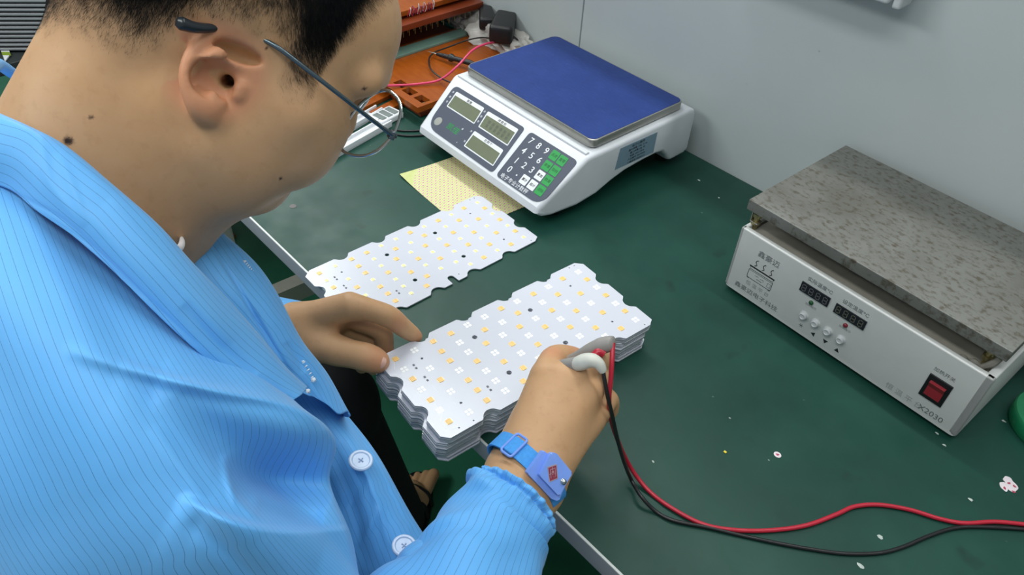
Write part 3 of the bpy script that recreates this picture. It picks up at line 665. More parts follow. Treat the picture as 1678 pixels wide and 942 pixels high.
# ------------------------------------------------------------------ items on the mat left of the scale (seen through the lens)
for k, (P, w_, h_, lbl) in enumerate(((((572, 212), (622, 183)), .018, .012, 'upper white plastic rail lying on the mat behind the eyeglasses lens'), (((572, 240), (636, 204)), .022, .012, 'lower white plastic rail lying on the mat behind the eyeglasses lens'))):
    a, b = onz(*P[0], 0), onz(*P[1], 0); d = (b-a)/np.linalg.norm(b-a); a = a-d*.08; q = np.array([-d[1], d[0], 0])
    L_ = np.linalg.norm(b-a); m = MB().box((0, -w_/2, 0), (L_, w_/2, h_*.5), .001); m.box((0, -w_/2, 0), (L_, -w_/2+.003, h_), .0008); m.box((0, w_/2-.003, 0), (L_, w_/2, h_), .0008)
    A = np.array([[d[0], q[0], 0], [d[1], q[1], 0], [0, 0, 1]]); m.xf(A, a); tag(m.build('plastic_rail', M_WHITE, origin=tuple(a)), lbl, 'rail')
m = MB(); c = onz(633, 196, .0); m.box((-.018, -.026, 0), (.018, .026, .012), .003)
a_ = .15; m.xf(np.array([[math.cos(a_), -math.sin(a_), 0], [math.sin(a_), math.cos(a_), 0], [0, 0, 1]]), c); mm = thing('parts_box', 'small clear-lidded white box on the mat behind the eyeglasses', 'box', tuple(c), world=True)
m.build('box_body', M_WHITE, mm)
m = MB()
for k in range(3): m.box((-.013, -.020+k*.0145, .012), (.013, -.009+k*.0145, .0132), .0005)
m.xf(np.array([[math.cos(a_), -math.sin(a_), 0], [math.sin(a_), math.cos(a_), 0], [0, 0, 1]]), c); m.build('window_cells', plain('grey_window', srgb(120, 130, 128), .2), mm)
for k, P in enumerate((((590, 178), (650, 150)), ((612, 192), (664, 166)))):
    a, b = onz(*P[0], 0), onz(*P[1], 0); a[2] = b[2] = TZ; d = (b-a)/np.linalg.norm(b-a); L_ = np.linalg.norm(b-a); q = np.array([-d[1], d[0], 0])
    m = MB().box((0, -.011, 0), (L_, .011, .008), .001); m.xf(np.array([[d[0], q[0], 0], [d[1], q[1], 0], [0, 0, 1]]), a)
    tag(m.build('orange_strip', M_BAK, origin=tuple(a)), 'narrow orange strip on the mat, %s the other, just left of the test fixture' % ('farther than' if k == 0 else 'nearer than'), 'strip')
cable('black_cable', [Z(724, 212, .002), Z(700, 220.5, .002), Z(668, 222.5, .002), Z(650, 220, .002), Z(643, 217, .002), Z(648, 213, .002), Z(664, 214.5, .002), Z(700, 212.5, .002), Z(724, 204, .002)], .0016, M_BW, 'thin black cable looped on the mat left of the scale', 'cable', None, 80)
# ------------------------------------------------------------------ sticker sheet
def mat_sheet():
    t = NT('printed_sticker_sheet'); co = t.n('ShaderNodeTexCoord').outputs['UV']
    sep = t.n('ShaderNodeSeparateXYZ'); t.l(co, sep.inputs[0])
    def mth(op, a, b=None):
        n_ = t.n('ShaderNodeMath', operation=op)
        for i, v_ in enumerate((a, b)):
            if v_ is None: continue
            if isinstance(v_, (int, float)): n_.inputs[i].default_value = v_
            else: t.l(v_, n_.inputs[i])
        return n_.outputs[0]
    U, V = sep.outputs[0], sep.outputs[1]
    row = mth('FLOOR', V); uu = mth('ADD', U, mth('MULTIPLY', mth('MODULO', row, 2.0), 0.5))
    fu = mth('SUBTRACT', mth('FRACT', uu), 0.5); fv = mth('SUBTRACT', mth('FRACT', V), 0.5)
    d1 = mth('SQRT', mth('ADD', mth('POWER', mth('MULTIPLY', fu, 1.0), 2.0), mth('POWER', mth('MULTIPLY', fv, 1.0), 2.0)))
    halo = t.ramp(d1, [(0.34, (1, 1, 1, 1)), (0.42, (0, 0, 0, 1))])
    d2 = mth('SQRT', mth('ADD', mth('POWER', mth('MULTIPLY', fu, 0.8), 2.0), mth('POWER', mth('MULTIPLY', fv, 1.5), 2.0)))
    dot = t.ramp(d2, [(0.16, (1, 1, 1, 1)), (0.21, (0, 0, 0, 1))])
    inside = mth('GREATER_THAN', mth('ADD', mth('DIVIDE', U, 4.2), mth('DIVIDE', V, 6.2)), 1.0)
    base = t.ramp(t.noise(co, .8, 2), [(0.35, srgb(196, 204, 128)), (0.65, srgb(206, 208, 146))])
    c = t.mix(mth('MULTIPLY', halo, inside), base, srgb(226, 206, 188)); c = t.mix(mth('MULTIPLY', dot, inside), c, srgb(158, 74, 92))
    t.l(c, t.b.inputs['Base Color']); t.b.inputs['Roughness'].default_value = .45; return t.m
A_, B_, C_ = onz(655, 288, .0008), onz(735, 259.5, .0008), onz(722, 345, .0008)
ea, eb = (B_-A_), (C_-A_); nu, nv = 14, 22
wd_, hd_ = ea*1.9, eb*1.55
m = MB(); uv = []
for top in (1, 0):
    for j in range(9):
        for i in range(9):
            q = A_+wd_*i/8+hd_*j/8; q = q+np.array([0, 0, (.0035*max(0, 1-i/8*1.9-j/8*2.6)**2) - .0003*(1-top)]); m.v.append(tuple(q))
            uv.append((np.linalg.norm(wd_)*i/8/.0078, np.linalg.norm(hd_)*j/8/.0058+.01))
for j in range(8):
    for i in range(8):
        a = j*9+i; m.f.append((a, a+1, a+10, a+9)); m.f.append((81+a, 81+a+9, 81+a+10, 81+a+1)); m.m += [0, 0]
for k in range(8):
    for a, b in ((k, k+1), (8+9*k, 17+9*k), (80-k, 79-k), (72-9*k, 63-9*k)): m.f.append((a, a+81, b+81, b)); m.m.append(0)
tag(m.build('sticker_sheet', mat_sheet(), uv=uv, origin=tuple(A_)), 'yellowish sheet of red dot stickers sticking out from under the scale', 'sticker sheet')
# ------------------------------------------------------------------ small litter on the mat
M_PAPER = plain('white_sticker', srgb(226, 214, 220), .5)
def disc(px, py, rx, ry, ang, h=.0003, mat=M_PAPER, blob=0, seed=0):
    c = onz(px, py, .0001); P = []
    r_ = random.Random(seed)
    for k in range(28):
        w_ = 2*math.pi*k/28; q = 1+blob*math.sin(w_*3+seed)+blob*.5*math.sin(w_*5+1)
        x, y = rx*q*math.cos(w_), ry*q*math.sin(w_); P.append((x*math.cos(ang)-y*math.sin(ang), x*math.sin(ang)+y*math.cos(ang)))
    return MB().prism(P, 0, h).xf(None, c), c
m, c = disc(1274, 745, .0042, .0038, 0); st = thing('dot_sticker', 'small round white sticker with a red dot, alone on the bare mat', 'sticker', tuple(c), world=True)
m.build('sticker_paper', M_PAPER, st); M_RD = plain('red_print', srgb(172, 70, 92), .5)
m, c = disc(1274, 745, .0018, .0014, .6, .0004, blob=.15); m.build('red_mark', M_RD, st)
c = onz(1655, 796, 0); st = thing('paw_sticker', 'cluster of overlapping white stickers with red marks near the right edge', 'sticker', tuple(c), world=True)
for px, py, rx, ry, a, s_, h in ((1657, 796, .0080, .0062, -.9, 3, .0004), (1645, 797, .0060, .0040, -.9, 1, .0003), (1652, 787, .0052, .0048, 0, 2, .00045)):
    m, c = disc(px, py, rx, ry, a, h, blob=.08, seed=s_); m.build('sticker_paper', M_PAPER, st)
for px, py, a in ((1653, 792, 1.0), (1662, 797, -.2), (1661, 806, .3), (1646, 800, -.9)):
    m, c = disc(px, py, .0019, .0012, a, .0006, blob=.1); m.build('red_mark', M_RD, st)
c = onz(1188, 741, 0); m = MB().box((-.0016, -.0014, 0), (.0016, .0014, .0012), .0003).xf(None, c)
tag(m.build('loose_led_chip', plain('yellow_chip', srgb(228, 205, 60), .4), origin=tuple(c)), 'tiny loose yellow LED chip lying on the mat left of the round dot sticker', 'LED chip')
m = MB(); c = onz(480, 338, .0001)
m, c = disc(480, 338, .0052, .0050, 0, .0003, blob=.03); tag(m.build('grey_spot_sticker', plain('grey_spot', srgb(92, 88, 88), .5), origin=tuple(c)), 'small dark grey round sticker on the mat in front of the mouth', 'sticker')
M_CR = plain('pale_crumb', srgb(176, 186, 180), .5)
for k, (px, py, r1, lbl) in enumerate(((1145, 295, .0026, 'yellowish-white crumb on the mat between scale and heating platform'), (1178, 324, .0017, 'tiny pale crumb on the mat just left of the heating platform corner'), (1196, 685, .0014, 'tiny white crumb on the bare mat right of the tweezers cable'),
        (1645, 690, .0028, 'pale crumb on the mat right of the heating platform'), (1590, 818, .0030, 'whitish crumb on the mat between red cable and paw-like sticker'), (1442, 880, .0034, 'whitish smear of crumbs between the two parted cables'),
        (1410, 927, .0040, 'pale smear on the mat near the bottom edge'), (1536, 710, .0022, 'pale crumb at the near corner of the heating platform'), (1547, 729, .0022, 'pale crumb just below the near corner of the heating platform'), (1070, 756, .0020, 'tiny reddish-brown crumb right of the cable'), (1260, 754, .0011, 'tiny white crumb beside the round dot sticker'))):
    m = MB(); v_, f_ = lump(onz(px, py, .0003), (r1, r1*.6, .0006), 2, .6, 9, k); m.add(v_, f_); tag(m.build('crumb', M_CR, origin=tuple(onz(px, py, 0))), lbl, 'crumb')
# ------------------------------------------------------------------ green roll at the right edge
c = onz(1724, 705, 0)
gr = thing('green_tape_roll', 'glossy green roll at the right edge of the picture beside the heating platform', 'tape roll', tuple(c), world=True)
M_GT = plain('green_tape', srgb(26, 120, 78), .3)
MB().lathe([(.026, 0), (.0465, 0), (.0480, .002), (.0480, .018), (.0465, .020), (.026, .020)], c, 56).build('tape_winding', M_GT, gr)
MB().lathe([(.023, .0005), (.026, 0), (.026, .0205), (.023, .0200)], c, 48).build('cardboard_core', plain('cardboard', srgb(150, 120, 84), .8), gr)
# ------------------------------------------------------------------ fixture on the wall, top right
wl = thing('wall_lamp', 'white lamp housing on the wall above the heating platform, cut by the top edge', 'lamp', (-.36, YW, TZ+.345), world=True)
a = MB(); a.box((-.62, YW-.055, TZ+.349), (-.360, YW-.012, TZ+.39), .006); a.build('lamp_housing', M_ABS, wl)
a = MB(); a.box((-.358, YW-.048, TZ+.345), (-.347, YW-.016, TZ+.392), .004); a.build('end_cap', plain('clear_end_cap', srgb(196, 200, 202), .25), wl)
MB().box((-.40, YW-.014, TZ+.352), (-.37, YW-.0, TZ+.38), .002).build('bracket', M_SS, wl)
# ------------------------------------------------------------------ shelf rack far left
tb = thing('side_cart', 'dark metal side cart under the tray rack at the far left', 'cart', (-1.85, .12, 0), world=True)
MB().box((-2.15, -.12, TZ-.022), (-1.62, .335, TZ-.001), .002).build('cart_top', plain('dark_grey_top', srgb(46, 52, 52), .5), tb)
for x in (-2.13, -1.64):
    for y in (-.10, .315): MB().box((x-.012, y-.012, 0), (x+.012, y+.012, TZ-.022), .002).build('leg', M_STEEL, tb)
rk = thing('component_rack', 'grey stack of thin ribbed trays behind the neck, top left corner', 'tray rack', tuple(onz(30, 60, 0)), world=True)
p_ = onz(20, 86, 0); d1 = onz(48, 30, 0)-onz(0, 30, 0); d1 /= np.linalg.norm(d1); d2 = np.array([-d1[1], d1[0], 0])
rk.location = p_; rk['_w'] = tuple(p_)
A = np.array([[d1[0], d2[0], 0], [d1[1], d2[1], 0], [0, 0, 1]])
for k in range(16):
    m = MB(); m.box((-.06, 0, .004+k*.0085), (.10, .12, .0085+k*.0085), .0012); m.xf(A, p_+np.array([0, 0, 0])); m.build('thin_tray', plain('grey_tray', srgb(150, 152, 156), .35) if k == 0 else bpy.data.materials['grey_tray'], rk)
m = MB(); m.box((-.085, -.004, 0), (-.060, .12, .15), .001); m.xf(A, p_); m.build('black_side_panel', M_BLACK, rk)
m = MB(); m.box((-.06, .004, 0), (.10, .118, .14), .001); m.xf(A, p_); m.build('black_core', M_BLACK, rk)
cc = thing('label_card', 'white card with green stripes at the left edge beside the tray rack', 'card', tuple(onz(2, 75, 0)), world=True)
def card(P, z, mat, nm):
    q = [onz(px, py, z) for px, py in P]; lo = [x-np.array([0, 0, .002]) for x in q]; MB().add(q+lo, [(0, 1, 2, 3), (7, 6, 5, 4), (0, 4, 5, 1), (1, 5, 6, 2), (2, 6, 7, 3), (3, 7, 4, 0)]).build(nm, mat, cc, smooth=None)
card([(-20, 30), (-2, 42), (17, 88), (8, 100)], .003, M_WHITE, 'card_sheet')
for k, (y0, y1) in enumerate(((58, 63), (72, 77), (85, 90))):
    xr = lambda y: -2+(y-42)*.41; xl = lambda y: -20+(y-30)*.40
    card([(xl(y0), y0), (xr(y0), y0), (xr(y1), y1), (xl(y1), y1)], .0036, plain('lime_stripe', srgb(128, 150, 40), .5) if k == 0 else bpy.data.materials['lime_stripe'], 'green_stripe')
# ------------------------------------------------------------------ signed-distance modelling of the figure
def nrm(v): v = np.asarray(v, float); return v/np.linalg.norm(v)
class SDF:
    def __init__(s): s.p = []
    def cap(s, a, b, ra, rb=None, k=.008):
        a = np.array(a, float); b = np.array(b, float); rb = ra if rb is None else rb
        s.p.append(('c', a, b, ra, rb, k, (a+b)/2, np.linalg.norm(b-a)/2+max(ra, rb))); return s
    def chain(s, P, R, k=.004, n=None):
        P = np.asarray(P, float)
        if n:
            R = np.interp(np.linspace(0, 1, n), np.linspace(0, 1, len(P)), R); P = catmull(P, n)
        for i in range(len(P)-1): s.cap(P[i], P[i+1], R[i], R[i+1], k)
        return s
    def ell(s, c, r, A=None, k=.01, sub=False):
        c = np.array(c, float); r = np.array(r, float); A = np.eye(3) if A is None else np.array(A)   # rows of A: axes
        s.p.append(('s' if sub else 'e', c, A, r, None, k, c, float(max(r)))); return s
    def csub(s, a, b, ra, rb, k=.003):
        a = np.array(a, float); b = np.array(b, float)
        s.p.append(('d', a, b, ra, rb, k, (a+b)/2, np.linalg.norm(b-a)/2+max(ra, rb))); return s
    def ev(s, X, sel=None):
        D = np.full(len(X), 1.0)
        for i, q in enumerate(s.p):
            if sel is not None and not sel[i]: continue
            if q[0] in 'cd':
                a, b = q[1], q[2]; ab = b-a; t = np.clip(((X-a)@ab)/(ab@ab+1e-12), 0, 1)
                d = np.linalg.norm(X-a-t[:, None]*ab, axis=1)-(q[3]+(q[4]-q[3])*t)
            else:
                Y = (X-q[1])@q[2].T; k0 = np.linalg.norm(Y/q[3], axis=1); k1 = np.linalg.norm(Y/q[3]**2, axis=1)+1e-9
                d = k0*(k0-1)/k1
            k = q[5]
            if q[0] in 'ce':
                h = np.maximum(k-np.abs(D-d), 0)/k; D = np.minimum(D, d)-h*h*k*.25
            else:
                h = np.maximum(k-np.abs(D+d), 0)/k; D = np.maximum(D, -d)+h*h*k*.25
        return D
    def mesh(s, h, clip=None):
        N = 16; B = h*N; lo = np.min([q[6]-q[7] for q in s.p if q[0] in 'ce'], axis=0)-2*h; hi = np.max([q[6]+q[7] for q in s.p if q[0] in 'ce'], axis=0)+2*h
        nb = np.ceil((hi-lo)/B).astype(int); cen = np.array([q[6] for q in s.p]); rad = np.array([q[7]+q[5]*3+.012 for q in s.p])
        verts = []; keys = []; sgn = {}; faces = []
        I = np.stack(np.meshgrid(*[np.arange(N+1)]*3, indexing='ij'), -1).reshape(-1, 3)
        off = np.array([(a, b, c) for a in (0, 1) for b in (0, 1) for c in (0, 1)])
        K = 4096
        allk = []; allv = []; edges = []
        for bx in range(nb[0]):
            for by in range(nb[1]):
                for bz in range(nb[2]):
                    g0 = np.array([bx, by, bz])*N; c = lo+(g0+N/2)*h
                    sel = np.linalg.norm(cen-c, axis=1) < rad+B*.87+h
                    if not sel.any(): continue
                    D = s.ev(lo+(g0+I)*h, sel).reshape(N+1, N+1, N+1)
                    if D.min() > 0 or D.max() < 0: continue
                    S = D < 0
                    cs = [D[a:N+a, b:N+b, e:N+e] for a, b, e in off]; cnt = sum((q < 0).astype(int) for q in cs)
                    act = (cnt > 0) & (cnt < 8); ii = np.argwhere(act)
                    if len(ii) == 0: continue
                    cv = np.stack([q[act] for q in cs], 1); acc = np.zeros((len(ii), 3)); w = np.zeros(len(ii))
                    for a in range(8):
                        for b in range(a+1, 8):
                            if np.abs(off[a]-off[b]).sum() != 1: continue
                            va, vb = cv[:, a], cv[:, b]; m = (va < 0) != (vb < 0); t = va[m]/(va[m]-vb[m])
                            acc[m] += off[a]+(off[b]-off[a])*t[:, None]; w[m] += 1
                    allv.append(lo+(g0+ii+acc/w[:, None])*h); G = g0+ii; allk.append((G[:, 0]*K+G[:, 1])*K+G[:, 2])
                    for ax in range(3):
                        sl0 = [slice(0, N)]*3; sl1 = [slice(0, N)]*3; sl1[ax] = slice(1, N+1)
                        a, b = S[tuple(sl0)], S[tuple(sl1)]; e = np.argwhere(a != b)
                        if len(e): edges.append(np.hstack([g0+e, np.full((len(e), 1), ax), a[tuple(e.T)][:, None].astype(int)]))
        V = np.vstack(allv); Kk = np.concatenate(allk); od = np.argsort(Kk); Ks = Kk[od]
        E = np.vstack(edges); F = []
        for ax in range(3):
            e = E[E[:, 3] == ax]; u, v = [(1, 2), (2, 0), (0, 1)][ax]; q = []
            for du, dv in ((0, 0), (-1, 0), (-1, -1), (0, -1)):
                g = e[:, :3].copy(); g[:, u] += du; g[:, v] += dv; kk = (g[:, 0]*K+g[:, 1])*K+g[:, 2]
                p = np.clip(np.searchsorted(Ks, kk), 0, len(Ks)-1); ok = Ks[p] == kk; q.append(np.where(ok, od[p], -1))
            q = np.stack(q, 1); ok = (q >= 0).all(1); f = q[ok]; flip = e[ok, 4] == 0; f[flip] = f[flip][:, ::-1]; F.append(f)
        return V, np.vstack(F)
def mesh_obj(name, V, F, mats, parent=None, uv=None, attrs=None, smooth=True, mi=None):
    me = bpy.data.meshes.new(name); V = np.asarray(V, float)
    base = np.array(parent.get('_w', (0, 0, 0))) if parent is not None else np.zeros(3)
    V = V-base; F = np.asarray(F)
    me.vertices.add(len(V)); me.vertices.foreach_set('co', V.astype(np.float32).ravel())
    k = F.shape[1]; me.loops.add(F.size); me.loops.foreach_set('vertex_index', F.astype(np.int32).ravel())
    me.polygons.add(len(F)); me.polygons.foreach_set('loop_start', np.arange(0, F.size, k, dtype=np.int32))
    try: me.polygons.foreach_set('loop_total', np.full(len(F), k, dtype=np.int32))
    except Exception: pass
    if uv is not None:
        lay = me.uv_layers.new(name='uv'); lay.data.foreach_set('uv', np.asarray(uv, np.float32)[F.ravel()].ravel())
    for n_, a in (attrs or {}).items():
        at_ = me.attributes.new(n_, 'FLOAT', 'POINT'); at_.data.foreach_set('value', np.asarray(a, np.float32))
    me.validate(); me.update()
    if smooth: me.polygons.foreach_set('use_smooth', [True]*len(me.polygons))
    if not isinstance(mats, (list, tuple)): mats = [mats]
    for m in mats: me.materials.append(m)
    if mi is not None: me.polygons.foreach_set('material_index', np.asarray(mi, np.int32))
    me.update()
    o = bpy.data.objects.new(name, me); COL.objects.link(o)
    if parent is not None: o.parent = parent
    return o
# ------------------------------------------------------------------ head frame (x right, y front, z up; origin between the ear canals)
HP = np.array([-.5258, .1995, TZ+.4374]); HA, HB, HG, HS = -.421, -.5586, -.1568, 1.03
def rot3(a, b, g):
    ca, sa, cb, sb, cg, sg = math.cos(a), math.sin(a), math.cos(b), math.sin(b), math.cos(g), math.sin(g)
    return np.array([[ca, -sa, 0], [sa, ca, 0], [0, 0, 1]])@np.array([[1, 0, 0], [0, cb, -sb], [0, sb, cb]])@np.array([[cg, 0, sg], [0, 1, 0], [-sg, 0, cg]])
HR_ = rot3(HA, HB, HG)
def H(x, y, z): return HP+HR_@(np.array([x, y, z])*HS)
def toH(X): return ((X-HP)@HR_)/HS
HAX = HR_.T
NB_ = at(95, 415, .575)                       # base of the neck
SH_R = np.array([-.365, .045, 1.035]); SH_L = np.array([-.705, .095, 1.03])
EL_R = at(655, 1120, .545); WR_R = at(852, 790, .655)
EL_L = np.array([-.735, .13, .80]); WR_L = at(487, 551, .868)
HIP = np.array([-.55, -.12, .55]); HIP_R = np.array([-.46, -.08, .53]); HIP_L = np.array([-.64, -.08, .53])
KN_R = np.array([-.34, .27, .52]); KN_L = np.array([-.70, .32, .53]); AN_R = np.array([-.33, .20, .09]); AN_L = np.array([-.705, .415, .09])
def head_sdf():
    s = SDF(); hs = HS
    def E(c, r, k=.012, sub=False, A=HAX): s.ell(H(*c), np.array(r)*hs, A, k, sub)
    E((0, -.010, .052), (.077, .098, .080)); E((0, .046, .052), (.066, .071, .062), .02); E((0, .035, .012), (.070, .068, .060), .02)
    E((0, .048, -.025), (.062, .052, .058), .03)
    for x in (-1, 1):
        E((x*.038, .064, -.028), (.030, .031, .034), .02)
        s.cap(H(x*.056, .006, -.040), H(x*.046, .030, -.066), .020, .022, .02); s.cap(H(x*.046, .030, -.064), H(x*.018, .058, -.078), .024, .019, .02)
        s.cap(H(x*.050, .090, .036), H(x*.016, .106, .034), .011, .011, .014)
        s.cap(H(x*.066, .052, .002), H(x*.045, .078, -.004), .014, .012, .018)
        E((x*.034, .108, .011), (.020, .021, .016), .012, True); E((x*.032, .084, .012), (.0135, .0135, .0135), .002)
        s.chain([H(x*.019, .0905, .012), H(x*.032, .0965, .0165), H(x*.046, .089, .012)], [.0028, .0032, .003], .004, 7)
        s.cap(H(x*.009, .094, -.020), H(x*.010, .088, -.020), .0072, .007, .006)
    s.chain([H(0, .100, .026), H(0, .095, .008), H(0, .100, -.012), H(0, .098, -.018)], [.008, .0080, .0105, .0095], .012, 8)
    s.cap(H(-.018, .086, -.046), H(.018, .086, -.046), .006, .006, .008); s.cap(H(-.006, .094, -.045), H(.006, .094, -.045), .0065, .0065, .006)
    s.cap(H(-.016, .083, -.057), H(.016, .083, -.057), .0065, .0065, .007); s.cap(H(-.005, .089, -.057), H(.005, .089, -.057), .007, .007, .006)
    s.csub(H(-.024, .096, -.0515), H(.024, .096, -.0515), .0016, .0016, .003)
    E((0, .064, -.078), (.024, .019, .018), .02); E((0, .038, -.080), (.036, .036, .018), .02)
    E((.057, .036, -.022), (.017, .036, .036), .03); E((-.057, .036, -.022), (.017, .036, .036), .03)
    # neck
    s.cap(H(0, -.036, -.020), NB_, .064, .078, .035); s.cap(H(0, .000, -.060), NB_+np.array([-.005, .030, -.03]), .044, .046, .03); s.cap(H(.034, .006, -.052), NB_+np.array([.030, .035, -.01]), .030, .034, .05)
    s.cap(H(.052, -.022, -.028), NB_+np.array([.03, .05, -.03]), .016, .014, .02)
    # the ear nearest the viewer
    e = lambda x, y, t: at(300+x/4.483, 20+y/4.483, t)
    s.csub(e(330, 300, .494), e(180, 460, .494), .004, .004, .004) if 0 else None
    s.ell(e(240, 420, .5005), (.020, .025, .005), np.array([nrm(e(560, 330, .5)-e(60, 500, .484)), nrm(e(330, 150, .488)-e(300, 700, .492)), nrm(np.cross(e(560, 330, .5)-e(60, 500, .484), e(330, 150, .488)-e(300, 700, .492)))]), .006)
    hel = [(560, 330, .503), (600, 262, .500), (560, 195, .495), (470, 145, .489), (360, 126, .484), (250, 150, .480), (150, 215, .477), (70, 320, .475), (30, 440, .475), (35, 560, .477), (80, 670, .481), (135, 745, .488), (190, 780, .494)]
    s.chain([e(*q) for q in hel], [.0035, .0040, .0044, .0047, .0048, .0048, .0047, .0046, .0044, .0042, .0044, .0046, .0046], .0022, 30)
    s.cap(e(165, 690, .490), e(235, 750, .498), .0060, .0050, .012); s.cap(e(120, 600, .484), e(200, 690, .491), .0050, .0055, .006)
    s.chain([e(130, 560, .483), (e(125, 480, .477)), e(150, 400, .4765), e(205, 335, .477), e(290, 290, .480), e(370, 260, .488)], [.0036, .0038, .0040, .0040, .0036, .0026], .0030, 16)
    s.chain([e(205, 345, .483), e(300, 370, .488), e(400, 400, .495), e(520, 360, .501)], [.003, .0034, .0034, .003], .003, 10)
    s.ell(e(215, 490, .480), (.0112, .0135, .0125), HAX, .003, True); s.ell(e(300, 520, .488), (.0085, .0125, .0140), HAX, .004, True)
    s.ell(e(410, 300, .488), (.0122, .0052, .0100), np.array([nrm(e(520, 270, .499)-e(290, 340, .485)), nrm(e(420, 240, .49)-e(400, 360, .49)), nrm(np.cross(e(520, 270, .499)-e(290, 340, .485), e(420, 240, .49)-e(400, 360, .49)))]), .003, True)
    s.cap(e(405, 560, .498), e(395, 600, .498), .0048, .0042, .005); s.cap(e(215, 620, .489), e(265, 660, .493), .0040, .0040, .004)
    s.csub(e(312, 500, .494), e(318, 560, .494), .0046, .0040, .003); s.csub(e(312, 515, .494), H(.045, .01, .0), .0046, .004, .002); s.csub(e(285, 610, .492), e(300, 560, .492), .0022, .003, .003)
    # the far ear
    m = lambda y, z, x=-.083: H(x, y, z)
    s.ell(m(-.008, .004, -.080), (.008, .016, .026), HAX, .006)
    s.chain([m(.010, .020), m(.012, .032), m(0, .040, -.086), m(-.016, .034, -.09), m(-.024, .015, -.092), m(-.020, -.008, -.09), m(-.010, -.026, -.084), m(0, -.03, -.079)], [.004]*6+[.005, .006], .003, 18)
    s.ell(m(-.004, .0, -.094), (.007, .008, .010), HAX, .004, True)
    return s
def px3(L): return [at(*q) for q in L]
def hand_r():
    s = SDF(); P = lambda *q: at(*q)
    w0, w1 = at(838, 776, .665), at(876, 800, .663)
    e0 = EL_R-np.array([.015, 0, 0]); e1 = EL_R+np.array([.015, 0, 0])
    s.cap(EL_R, WR_R, .027, .0250, .02); s.cap(EL_R, at(835, 785, .668), .024, .0205, .02); s.cap(EL_R, at(880, 806, .664), .024, .0205, .02)
    for a, b, r0, r1 in (((842, 770, .672), (893, 618, .712), .0190, .0150), ((850, 770, .668), (925, 622, .702), .0205, .0165), ((866, 782, .666), (958, 645, .704), .0205, .0160), ((884, 795, .668), (969, 684, .714), .0185, .0135)):
        s.cap(P(*a), P(*b), r0, r1, .016)
    s.cap(P(846, 745, .690), P(876, 665, .728), .0175, .0140, .016); s.cap(P(880, 700, .715), P(945, 690, .725), .018, .016, .02)
    kf = .0035
    s.chain(px3([(894, 616, .708), (908, 587, .732), (936, 585, .752), (957, 592, .775)]), [.0130, .0114, .0100, .0080], kf, 12)
    s.chain(px3([(935, 622, .700), (979, 590, .722), (985, 592, .755), (960, 586, .785)]), [.0135, .0116, .0104, .0086], kf, 12)
    s.chain(px3([(960, 644, .703), (983, 622, .722), (984, 634, .750), (968, 642, .778)]), [.0128, .0106, .0102, .0085], kf, 12)
    s.chain(px3([(975, 682, .712), (995, 655, .728), (996, 672, .748), (980, 684, .770)]), [.0116, .0094, .0092, .0078], kf, 12)
    s.chain(px3([(858, 722, .690), (882, 660, .735), (902, 620, .775), (930, 598, .795)]), [.0165, .0140, .0118, .0090], .006, 12)
    return s
def hand_l():
    s = SDF(); P = lambda *q: at(*q)
    s.cap(EL_L, WR_L, .040, .026, .02); s.cap(EL_L, at(480, 535, .868), .034, .022, .02); s.cap(EL_L, at(500, 568, .868), .034, .020, .02)
    for a, b, r0, r1 in (((484, 528, .862), (572, 502, .852), .0190, .0165), ((490, 538, .868), (570, 514, .882), .0195, .0150), ((494, 550, .875), (560, 530, .902), .0190, .0145), ((500, 560, .880), (548, 548, .912), .0175, .0140)):
        s.cap(P(*a), P(*b), r0, r1, .016)
    s.cap(P(505, 560, .862), P(546, 572, .855), .0195, .0160, .016); 
    kf = .0035
    s.chain(px3([(577, 503, .852), (606, 508, .853), (638, 519, .860), (660, 536, .878), (681, 551, .893)]), [.0150, .0118, .0118, .0102, .0080], kf, 14)
    s.chain(px3([(576, 518, .882), (622, 540, .890), (630, 566, .902), (632, 592, .915)]), [.0142, .0112, .0100, .0080], kf, 12)
    s.chain(px3([(564, 534, .902), (606, 556, .910), (612, 582, .918), (612, 604, .925)]), [.0136, .0108, .0096, .0080], kf, 12)
    s.chain(px3([(552, 550, .910), (588, 570, .918), (592, 590, .925), (593, 602, .928)]), [.0120, .0096, .0086, .0072], kf, 12)
    s.chain(px3([(545, 573, .858), (581, 581, .852), (602, 586, .851), (621, 593, .855)]), [.0158, .0130, .0132, .0112], .006, 14)
    return s
def torso_sdf():
    s = SDF(); C = (SH_R+SH_L)/2
    s.cap(NB_+np.array([0, 0, .02]), NB_+np.array([-.03, -.02, -.07]), .058, .070, .04)
    s.cap(SH_R+[0, 0, -.03], SH_L, .040, .046, .03); s.cap(C+np.array([-.02, -.03, -.09]), HIP+np.array([0, 0, .12]), .085, .125, .05); s.cap(C+np.array([.04, -.02, -.09]), C+np.array([-.08, .0, -.08]), .065, .075, .04)
    s.cap(SH_R+[0, 0, -.03], EL_R+[0, -.01, -.01], .034, .026, .02); s.cap(SH_L, EL_L, .046, .036, .03)
    s.cap(HIP_R, HIP_L, .105, .105, .05); s.cap(HIP_R, KN_R, .078, .056, .03); s.cap(HIP_L, KN_L, .078, .056, .03)
    s.cap(KN_R, AN_R, .050, .034, .02); s.cap(KN_L, AN_L, .050, .034, .02)
    return s
